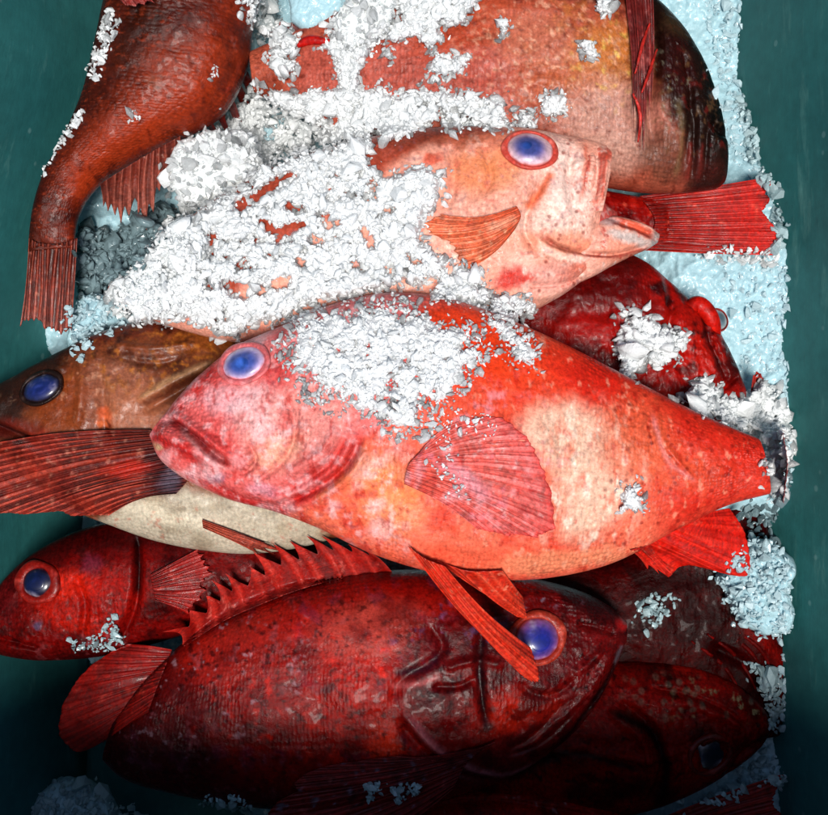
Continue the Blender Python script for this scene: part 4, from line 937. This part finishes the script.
fin(r, 'tail_fin', [(764, 432), (768, 462), (764, 498)], [(800, 432), (806, 465), (796, 505)], 182, 60, 10, (200, 44, 32), (205, 40, 28), (230, 84, 64), amp=2.5, seed=88, drape=False)
eye(r, 244, 363, 23, 17, -14, (48, 86, 164), (146, 140, 196), (226, 200, 222), (226, 128, 130), prx=.5, pof=(-.05, .02), bulge=11, ringw=3.5, sink=1, ring_h=2.5, cloud=1.0)

# ---- small tail scraps at the frame and wall
r = fish_root('rockfish', 'fish of which only a pinkish fin shows at the top edge by the left wall', 120, -5, 60)
fin(r, 'tail_fin', [(60, -45), (100, -70)], [(100, -8), (116, 0), (134, 9), (156, 5)], 150, 150, 7, (130, 36, 34), (150, 50, 44), (206, 120, 110), amp=3, seed=90, notch=.06, drape=False)
r = fish_root('rockfish', 'fish buried in ice by the right wall, one tiny red fin tip poking out', 757, 385, 20)
fin(r, 'fin_tip', [(750, 400), (763, 400)], [(754, 372), (759, 368), (763, 376)], 40, 66, 3, (170, 50, 48), (200, 60, 52), (230, 110, 100), amp=2, seed=91, notch=.1)

# ------------------------------------------------------------------ ice
def make_protos():
    out = []
    for k in range(10):
        bm = bmesh.new(); R = np.random.default_rng(k)
        for _ in range(16):
            v = R.standard_normal(3); v /= np.linalg.norm(v); v *= (0.6 + .7 * R.random()); v *= np.array([1.25, .8, .5])
            bm.verts.new(v)
        r_ = bmesh.ops.convex_hull(bm, input=bm.verts)
        bmesh.ops.delete(bm, geom=[g for g in r_['geom_interior'] if isinstance(g, bmesh.types.BMVert)], context='VERTS')
        bmesh.ops.triangulate(bm, faces=bm.faces[:])
        if k % 2:
            bmesh.ops.subdivide_edges(bm, edges=bm.edges[:], cuts=1, use_grid_fill=True, smooth=.15)
            bmesh.ops.triangulate(bm, faces=bm.faces[:])
        bmesh.ops.recalc_face_normals(bm, faces=bm.faces[:])
        bm.verts.index_update(); vol = bm.calc_volume(signed=True)
        if vol < 0: bmesh.ops.reverse_faces(bm, faces=bm.faces[:])
        V = np.array([v.co[:] for v in bm.verts]); Fc = np.array([[v.index for v in f.verts] for f in bm.faces])
        out.append((V, Fc)); bm.free()
    return out
PROTO = make_protos()

def rot_mats(n, R):
    q = R.standard_normal((n, 4)); q /= np.linalg.norm(q, axis=1)[:, None]
    w, x, y, z = q.T
    return np.stack([1 - 2 * (y * y + z * z), 2 * (x * y - z * w), 2 * (x * z + y * w), 2 * (x * y + z * w), 1 - 2 * (x * x + z * z), 2 * (y * z - x * w), 2 * (x * z - y * w), 2 * (y * z + x * w), 1 - 2 * (x * x + y * y)], -1).reshape(n, 3, 3)

def chunks(x, y, z, r, R):
    """crystals at photo positions with radii; returns verts (m), faces, rnd"""
    n = len(x); P = to_world(x, y, z); k = (ZC - z) / F
    Vs, Fs, Rs = [], [], []; off = 0
    which = R.integers(0, len(PROTO), n); M = rot_mats(n, R); rv = R.random(n)
    for j, (pv, pf_) in enumerate(PROTO):
        m = np.where(which == j)[0]
        if not len(m): continue
        V = np.einsum('nij,vj->nvi', M[m], pv) * (r[m] * k[m] * S)[:, None, None] + P[m][:, None, :]
        nv = len(pv)
        Fk = pf_[None] + (np.arange(len(m)) * nv)[:, None, None] + off
        Vs.append(V.reshape(-1, 3)); Fs.append(Fk.reshape(-1, 3)); Rs.append(np.repeat(rv[m], nv)); off += len(m) * nv
    return np.concatenate(Vs), np.concatenate(Fs), np.concatenate(Rs)

def blur(A, r, it=3):
    for _ in range(it):
        for ax in (0, 1):
            c = np.cumsum(np.pad(A, [(r + 1, r) if a == ax else (0, 0) for a in (0, 1)], mode='edge'), axis=ax)
            n_ = A.shape[ax]
            A = (np.take(c, np.arange(2 * r + 1, 2 * r + 1 + n_), ax) - np.take(c, np.arange(0, n_), ax)) / (2 * r + 1)
    return A
HB = np.maximum(HM, blur(HM, 11) + 3)
HB = blur(HB, 2, 1)
def fill_height(x, y):
    ix = np.clip(np.round(np.asarray(x) - HX0).astype(int), 0, HW - 1); iy = np.clip(np.round(np.asarray(y) - HY0).astype(int), 0, HH - 1)
    return HB[iy, ix]

def ice_pile(label, polys, thick=10, gaps=(), dens=0.05, rad=(2.2, 5.0), fringe=9, seed=0, cut=0.0, solid=True, nscale=14, namp=5, name='crushed_ice', mat=None, scatter=0.2):
    """a mass of crushed ice on whatever lies below: a rough slushy mound and crystals over it"""
    R = np.random.default_rng(seed + 500)
    allp = [p for q in polys for p in q]
    x0, x1 = min(p[0] for p in allp) - 14, max(p[0] for p in allp) + 14; y0, y1 = min(p[1] for p in allp) - 14, max(p[1] for p in allp) + 14
    def field(x, y):
        m = np.full(x.shape, -1e3)
        for q in polys: m = np.maximum(m, sdf(x, y, q))
        m = m + namp * fbm(x, y, nscale, 3, seed) + 1.8 * fbm(x, y, 5, 2, seed + 1)
        big = np.clip(m, -fringe, fringe)
        big = big - cut * smooth(.2, .75, fbm(x, y, 15, 4, seed + 3)) * 16
        big = big - cut * smooth(.45, .9, fbm(x, y, 8, 3, seed + 6)) * 13
        for g in gaps:
            d, _ = seg_dist(x, y, g[0]); d = d + 2.5 * fbm(x, y, 9, 2, seed + 8)
            big = big - 20 * np.exp(-(d / g[1]) ** 2)
        return big
    def relief(X, Y, f):
        wx, wy = X + 3 * fbm(X, Y, 12, 2, seed + 21), Y + 3 * fbm(X, Y, 12, 2, seed + 22)
        d1, d2, rr = cells(wx, wy, 5.0, seed); e1, e2, er = cells(wx, wy, 11.0, seed + 4); g1, g2, gr = cells(wx, wy, 25.0, seed + 14)
        k = smooth(-2, fringe, f); big = min(1.0, thick / 9.0)
        z = height(X, Y, 2) - 5 + k * (fill_height(X, Y) - height(X, Y, 2)) + k * (thick + 5) * (0.5 + 0.5 * smooth(0, fringe, f))
        return z + k * (2.6 * (rr - .4) + 4.0 * (er - .5) * big + 1.6 * (0.7 - d1) + big * (7.0 * (gr - .5) + 5.0 * (smooth(0, .35, g2 - g1) - .6)) + 1.2 * fbm(X, Y, 6, 3, seed + 12))
    Vall, Fall, Rall = [], [], []; off = 0
    if solid:
        st = 1.25
        X, Y = np.meshgrid(np.arange(x0, x1, st), np.arange(y0, y1, st), indexing='ij')
        f = field(X, Y)
        z = relief(X, Y, f); rr = _hash(np.floor(X), np.floor(Y), seed)
        V = to_world(X.ravel(), Y.ravel(), z.ravel())
        gf = grid_faces(*X.shape)[:, ::-1]
        zf = z.ravel()[gf]; keep = (f.ravel()[gf] > -2.0).any(1) & (zf.max(1) - zf.min(1) < 22)
        gf = gf[keep]
        used, inv = np.unique(gf.ravel(), return_inverse=True)
        V = V[used]; gf = inv.reshape(-1, 4)
        Vall.append(V); Rall.append(0.4 * rr.ravel()[used]); solidf = gf; off = len(V)
    else: solidf = np.zeros((0, 4), int)
    rad = (rad[0] * .72, rad[1] * .98) if solid else rad; A = (x1 - x0) * (y1 - y0); n = int(A * dens * (1.25 if solid else 1))
    x = R.uniform(x0, x1, n); y = R.uniform(y0, y1, n); f = field(x, y)
    keep = (f > 0) | ((f > -fringe * .9) & (R.random(n) < scatter * np.exp(-(f / fringe * 1.3) ** 2)))
    x, y, f = x[keep], y[keep], f[keep]
    k = smooth(-1, fringe, f) if solid else smooth(0, fringe, f) * R.random(len(f))
    r_ = R.uniform(rad[0], rad[1], len(x)) * (0.6 + 1.1 * R.random(len(x)) ** 5) * np.where(R.random(len(x)) > .975, 1.9, 1.0)
    z = (np.maximum(relief(x, y, f), height(x, y, 2)) if solid else height(x, y, 2) + k * thick * .9) + r_ * (R.random(len(x)) * 0.75 - .2)
    v, fc, rr_ = chunks(x, y, z, r_, R)
    dist = np.zeros(len(v)) ; vx = CX + v[:, 0] / S * F / (ZC - v[:, 2] / S); vy = CY - v[:, 1] / S * F / (ZC - v[:, 2] / S)
    core = smooth(0, fringe * .8, field(vx, vy)) if solid else 0.35
    rr_ = rr_ * core * .62 + (1 - core) * (0.55 + .45 * rr_)
    Vall.append(v); Rall.append(rr_); cf = fc + off
    o = mesh_np(name, np.concatenate(Vall), [solidf, cf], mat or M_ice, rnd=np.concatenate(Rall), flat=False)
    # crystals facetted, slush smooth
    sm = np.ones(len(solidf) + len(cf), bool); sm[len(solidf):] = (R.random(len(cf)) < .45) if solid else False
    o.data.polygons.foreach_set('use_smooth', sm)
    tag(o, label, 'ice', kind='stuff')
    return o

def ice_lump(label, pts, thick, seed, zbase=None, mat=None, rough=1.0):
    """one solid lump: an outline filled out to a rough stone-like body"""
    cx = sum(p[0] for p in pts) / len(pts); cy = sum(p[1] for p in pts) / len(pts)
    n1, n2 = 110, 150
    th = np.linspace(0, math.pi, n1); ph = np.linspace(0, 2 * math.pi, n2, endpoint=False)
    # radius of outline in each direction
    rad = np.zeros(n2)
    for i, a in enumerate(ph):
        rs = np.linspace(0, 160, 320); xx_, yy_ = cx + rs * math.cos(a), cy + rs * math.sin(a)
        ins = inside(xx_, yy_, pts); rad[i] = rs[ins].max() if ins.any() else 5
    rad = (rad + np.roll(rad, 1) + np.roll(rad, -1) + np.roll(rad, 2) + np.roll(rad, -2)) / 5
    sr = np.sin(th)[:, None] ** .75
    u = sr * rad[None, :] * np.cos(ph); v = sr * rad[None, :] * np.sin(ph)
    x = cx + u; y = cy + v
    nz = 7.0 * rough * fbm(x, y, 24, 3, seed) + 1.6 * rough * fbm(x, y, 6, 3, seed + 2)
    d1, d2, rr = cells(x + 2 * fbm(x, y, 8, 2, seed), y, 13, seed)
    if zbase is None: zbase = float(np.percentile(height(x.ravel(), y.ravel()), 70))
    cz = np.cos(th)[:, None]
    z = zbase + thick * np.sign(cz) * np.abs(cz) ** .7 + (nz + 5.0 * (rr - .5) * rough - 2.5 * (d1 - .5)) * np.clip(cz + .2, 0, 1)
    ed = 1 + 0.05 * fbm(ph * 10, ph * 0 + seed, 3, 3, seed)[None, :]
    x = cx + u * ed; y = cy + v * ed
    V = to_world(x.ravel(), y.ravel(), z.ravel(), zbase)
    o = mesh_np('ice_lump', V, [grid_faces(n1, n2, True)[:, ::-1]], mat or M_lump, rnd=np.full(len(V), .2))
    tag(o, label, 'ice lump', 'lumps of ice')
    splat(V[:, 0] / S, V[:, 1] / S, V[:, 2] / S)
    return o

# lumps
ice_lump('big smooth white ice lump beside the rusty fish near its anal fin', [(172, 160), (180, 143), (205, 134), (235, 130), (256, 140), (262, 165), (255, 190), (235, 205), (205, 210), (180, 205), (170, 185)], 34, 3, 70)
ice_lump('wedge shaped white ice lump just below the biggest white lump', [(155, 238), (175, 225), (200, 222), (210, 240), (210, 262), (200, 284), (185, 280), (168, 262)], 22, 4)
ice_lump('white ice lump touching the back of the golden brown fish', [(126, 282), (140, 268), (158, 264), (178, 280), (184, 296), (168, 312), (140, 322), (128, 308)], 18, 5)
ice_lump('pale blue ice lump between the rusty tail and the brown fish', [(70, 318), (80, 298), (98, 292), (122, 302), (130, 318), (112, 332), (92, 344), (70, 356)], 22, 6, 30, M_bed)
ice_lump('tall white ice lump hanging at the top edge over the pinkish brown fish', [(332, 22), (345, 2), (370, -12), (396, -6), (394, 16), (388, 34), (368, 44), (352, 58), (340, 44)], 16, 7, 110, None, 1.3)
ice_lump('grey blue ice lump standing by the right wall below the anal fin', [(716, 575), (736, 560), (748, 540), (770, 540), (792, 558), (786, 590), (793, 612), (786, 634), (760, 634), (738, 622), (728, 600)], 34, 8, 25, M_bed, 1.5)
ice_lump('dull grey ice lump in the bottom left corner', [(28, 812), (40, 790), (60, 778), (88, 780), (110, 800), (130, 830), (90, 850), (40, 850)], 30, 9, -62, M_bed)
ice_lump('smooth ice lump coloured shadow grey at the top edge left of the tall white lump', [(284, -20), (346, -24), (350, 8), (334, 26), (308, 36), (292, 22)], 14, 10, 70, M_bed, .5)  # stands in for a shadowed grey area, shade carried by the lump's colour

# piles
ice_pile('large white heap of crushed ice burying the gaping pale fish', [
    [(215, 128), (240, 102), (270, 92), (300, 92), (345, 86), (400, 90), (450, 88), (505, 98), (511, 128), (470, 126), (420, 130), (385, 142), (372, 160), (385, 172), (420, 165), (445, 172), (440, 205), (424, 222), (424, 240), (452, 262), (445, 282), (400, 290), (350, 296), (320, 302), (292, 314), (262, 326), (240, 336), (215, 338), (185, 322), (150, 322), (118, 318), (104, 300), (112, 278), (132, 262), (150, 232), (160, 212), (205, 205), (248, 180), (250, 150)]],
    thick=13, gaps=[([(240, 206), (262, 192), (290, 176)], 5), ([(212, 240), (208, 256)], 5), ([(226, 284), (246, 290)], 6), ([(262, 290), (285, 280)], 4), ([(300, 262), (306, 270)], 3), ([(352, 262), (362, 268)], 3), ([(290, 205), (300, 208)], 3), ([(410, 258), (420, 262)], 3), ([(380, 150), (400, 158), (425, 152)], 7), ([(320, 215), (335, 222)], 4), ([(262, 222), (280, 232), (300, 225)], 4), ([(365, 230), (372, 245)], 3)], dens=.10, rad=(2.4, 5.2), seed=1, cut=.55)
ice_pile('crushed ice covering the shoulder of the big red orange fish', [
    [(284, 345), (300, 325), (335, 312), (385, 306), (430, 318), (470, 335), (490, 352), (478, 372), (462, 392), (432, 402), (420, 428), (392, 428), (372, 414), (340, 400), (312, 392), (290, 372)]],
    thick=5, dens=.12, rad=(1.8, 4.4), seed=2, cut=.75, fringe=13, scatter=.9, nscale=16, namp=11)
ice_pile('small streak of crushed ice on the back of the big red orange fish', [[(486, 318), (508, 318), (526, 334), (536, 352), (534, 368), (520, 362), (505, 344)]], thick=6, dens=.14, rad=(1.8, 4), seed=3, scatter=.4)
ice_pile('tiny crust of ice low on the flank of the big fish above the anal fin', [[(622, 482), (638, 484), (640, 500), (646, 514), (630, 508), (620, 512)]], thick=4, dens=.16, rad=(1.4, 3.6), seed=4, fringe=5, namp=5, nscale=9, scatter=.5)
ice_pile('loose crystals over the pectoral fin of the big fish', [[(440, 405), (475, 410), (500, 425), (480, 440), (450, 432), (455, 470), (470, 495), (450, 500), (436, 470), (430, 430)]], thick=2, dens=.05, rad=(1.4, 3.2), seed=5, solid=False, scatter=.3, cut=1)
ice_pile('drift of ice running down from the tall lump onto the pinkish brown fish', [[(332, 30), (352, 45), (372, 40), (365, 60), (358, 92), (340, 92), (334, 66), (322, 48)]], thick=10, dens=.14, rad=(2.2, 4.6), seed=6, fringe=6)
ice_pile('white ice cluster at the top edge over the pinkish brown fish back', [[(396, -20), (482, -20), (478, 8), (462, 22), (442, 26), (444, 42), (424, 48), (410, 36), (396, 46), (392, 62), (384, 56), (386, 34), (400, 22)], [(432, 48), (452, 56), (470, 58), (462, 72), (448, 76), (440, 90), (432, 80)]], thick=9, dens=.14, rad=(2.4, 5), seed=7, fringe=6, cut=.4, scatter=.4)
ice_pile('loose grey ice bits between the rusty fish and the top lump', [[(244, -10), (272, -6), (286, 18), (298, 40), (296, 54), (276, 58), (262, 40), (248, 28)], [(268, 58), (300, 62), (292, 76), (270, 78)], [(245, 85), (262, 82), (262, 110), (248, 112)]], thick=9, dens=.11, rad=(2.8, 5.8), seed=8, fringe=6, cut=.6, scatter=.5)
ice_pile('little ice patch on the pinkish brown fish above the gaping fish eye', [[(538, 98), (552, 90), (566, 98), (568, 112), (552, 118), (540, 112)], [(518, 114), (534, 112), (536, 126), (518, 124)], [(578, 44), (592, 42), (596, 56), (584, 58)], [(596, -4), (612, -2), (610, 14), (594, 12)], [(498, 22), (508, 20), (510, 36), (500, 36)]], thick=5, dens=.2, rad=(1.6, 4.2), seed=9, fringe=5, namp=5, nscale=9, scatter=.5)
ice_pile('round patch of ice crystals on the cheek of the crimson fish', [[(622, 308), (645, 310), (662, 326), (686, 330), (688, 350), (668, 368), (648, 366), (634, 378), (616, 366), (600, 350), (618, 334)]], thick=8, dens=.09, rad=(2.6, 5.2), seed=10, fringe=6, cut=.7, scatter=.4)
ice_pile('ice heaped between the back of the big fish and the right wall', [[(676, 396), (690, 382), (706, 378), (726, 394), (745, 392), (762, 380), (790, 400), (796, 440), (790, 470), (780, 500), (768, 498), (762, 450), (752, 434), (720, 424), (700, 412)]], thick=14, dens=.11, rad=(3, 6.5), seed=11, fringe=8, cut=.25)
ice_pile('pinkish ice under the jaw of the gaping fish', [[(440, 268), (462, 262), (486, 274), (494, 292), (518, 296), (534, 306), (530, 322), (500, 318), (470, 304), (430, 300)]], thick=6, dens=.16, rad=(2, 4.2), seed=12, fringe=6, cut=.4, scatter=.5)
ice_pile('ice rubble tinted dark as shade in the gap below the rusty fish anal fin', [[(78, 225), (110, 228), (140, 222), (165, 205), (178, 215), (160, 235), (152, 262), (120, 275), (95, 298), (78, 300)]], thick=10, dens=.10, rad=(3.5, 8), seed=13, fringe=6, cut=.3, mat=M_shade_ice)
ice_pile('ice crystals lodged along the left side of the rusty fish', [[(108, 10), (118, 18), (106, 50), (96, 78), (88, 74), (98, 40)], [(84, 110), (76, 128), (56, 150), (38, 180), (32, 192), (34, 178), (52, 148), (72, 122)]], thick=8, dens=.16, rad=(2.2, 4.2), seed=14, fringe=4, solid=False, namp=2, scatter=.6)
ice_pile('upright ice shards along the right wall by the red tail', [[(742, 80), (756, 110), (764, 140), (784, 160), (792, 200), (790, 236), (778, 250), (772, 200), (760, 176), (744, 150)]], thick=16, dens=.08, rad=(3, 7), seed=15, fringe=5, solid=False, mat=M_wet, scatter=.7)
ice_pile('pale ice grains along the lower edge of the red tail', [[(700, 250), (730, 248), (775, 250), (778, 262), (740, 262), (700, 260)]], thick=4, dens=.10, rad=(2, 4.5), seed=16, fringe=4, solid=False, scatter=.6)
ice_pile('dull ice grains on the jaw of the deep red fish', [[(70, 640), (92, 636), (112, 620), (122, 626), (128, 644), (100, 652), (76, 652)]], thick=3, dens=.10, rad=(1.6, 3.6), seed=17, fringe=4, solid=False, cut=.6, mat=M_wet)
ice_pile('grey ice bits on the pectoral fin at the bottom centre', [[(366, 786), (380, 782), (384, 796), (368, 798)], [(386, 790), (418, 784), (424, 796), (396, 802)], [(200, 800), (235, 796), (250, 812), (205, 818)]], thick=4, dens=.12, rad=(2.0, 4.4), seed=18, fringe=4, solid=False, mat=M_wet)
ice_pile('dim ice rubble right of the flecked dark head', [[(744, 660), (770, 662), (782, 700), (784, 724), (776, 742), (760, 700)], [(700, 800), (740, 778), (770, 750), (788, 760), (786, 780), (740, 795), (690, 812), (650, 815)]], thick=5, dens=.09, rad=(2.4, 5.5), seed=19, fringe=5, solid=False, mat=M_wet, cut=.4)
ice_pile('dark wet ice between the big fish belly and the deep fish', [[(640, 600), (662, 590), (680, 600), (670, 618), (650, 628), (634, 620)]], thick=3, dens=.07, rad=(2.4, 5), seed=20, fringe=5, solid=False, mat=M_wet, cut=.5)
ice_pile('ice grains filling the edge beside the packed ice at right', [[(700, 255), (775, 262), (784, 320), (790, 390), (760, 384), (745, 370), (740, 340), (728, 300)]], thick=2, dens=.03, rad=(1.6, 4.6), seed=21, fringe=5, solid=False, mat=M_grain, scatter=.6)
ice_pile('loose ice tinted dark as shade in the gap beside the tail of the big fish', [[(735, 505), (768, 500), (790, 480), (794, 530), (780, 545), (755, 535)]], thick=6, dens=.06, rad=(3, 6), seed=22, fringe=5, solid=False, mat=M_shade_ice)

ice_pile('loose pale ice grains along the top of the right wall', [[(700, -30), (744, -30), (748, 60), (762, 120), (770, 175), (740, 170), (726, 120), (712, 60)]], thick=3, dens=.05, rad=(1.6, 4.5), seed=31, fringe=6, solid=False, mat=M_grain, scatter=.6)
ice_pile('knobbly crust of crystals on and around the biggest white lump', [[(168, 166), (176, 142), (205, 132), (240, 126), (262, 140), (266, 168), (250, 196), (215, 212), (180, 208)], [(155, 232), (200, 220), (214, 240), (212, 268), (198, 286), (164, 264)]], thick=1, dens=.05, rad=(2, 6), seed=32, fringe=8, solid=False, scatter=.5)
ice_pile('ice grains along the foot of the right wall beside the fins', [[(780, 262), (792, 262), (797, 420), (797, 540), (788, 540), (784, 400)], [(782, 640), (796, 640), (796, 800), (784, 800)]], thick=5, dens=.09, rad=(2.2, 5), seed=33, fringe=4, solid=False, mat=M_grain, scatter=.6)
ice_pile('pale ice crumbs on the flank of the rusty fish', [[(128, 112), (136, 110), (138, 120), (130, 122)], [(206, 66), (216, 62), (222, 76), (210, 80)]], thick=1, dens=.10, rad=(1.4, 3.4), seed=34, fringe=3, solid=False, namp=3)

ice_pile('rough pale crystals crusting the grey blue lump by the right wall', [[(714, 575), (736, 556), (750, 538), (772, 538), (794, 556), (788, 590), (795, 612), (786, 636), (760, 636), (736, 624), (726, 600)]], thick=1, dens=.07, rad=(1.6, 4.8), seed=36, fringe=6, solid=False, mat=M_grain, scatter=.4)
ice_pile('rough crystals crusting the pale blue lump by the rusty tail', [[(68, 320), (80, 296), (98, 290), (124, 300), (132, 320), (112, 334), (92, 344), (70, 356)]], thick=1, dens=.07, rad=(1.6, 4.8), seed=37, fringe=6, solid=False, mat=M_grain, scatter=.4)

ice_pile('dull grey crystals crusting the lump in the bottom left corner', [[(26, 812), (40, 788), (60, 776), (90, 778), (112, 798), (134, 834), (90, 850), (40, 850)]], thick=1, dens=.07, rad=(1.6, 5), seed=38, fringe=6, solid=False, mat=M_wet, scatter=.4)

ice_pile('white crystals crusting the tall lump at the top edge', [[(328, 24), (343, 0), (368, -16), (400, -8), (398, 18), (392, 38), (372, 50), (352, 62), (338, 46)]], thick=1, dens=.08, rad=(1.6, 5), seed=39, fringe=6, solid=False, scatter=.4)
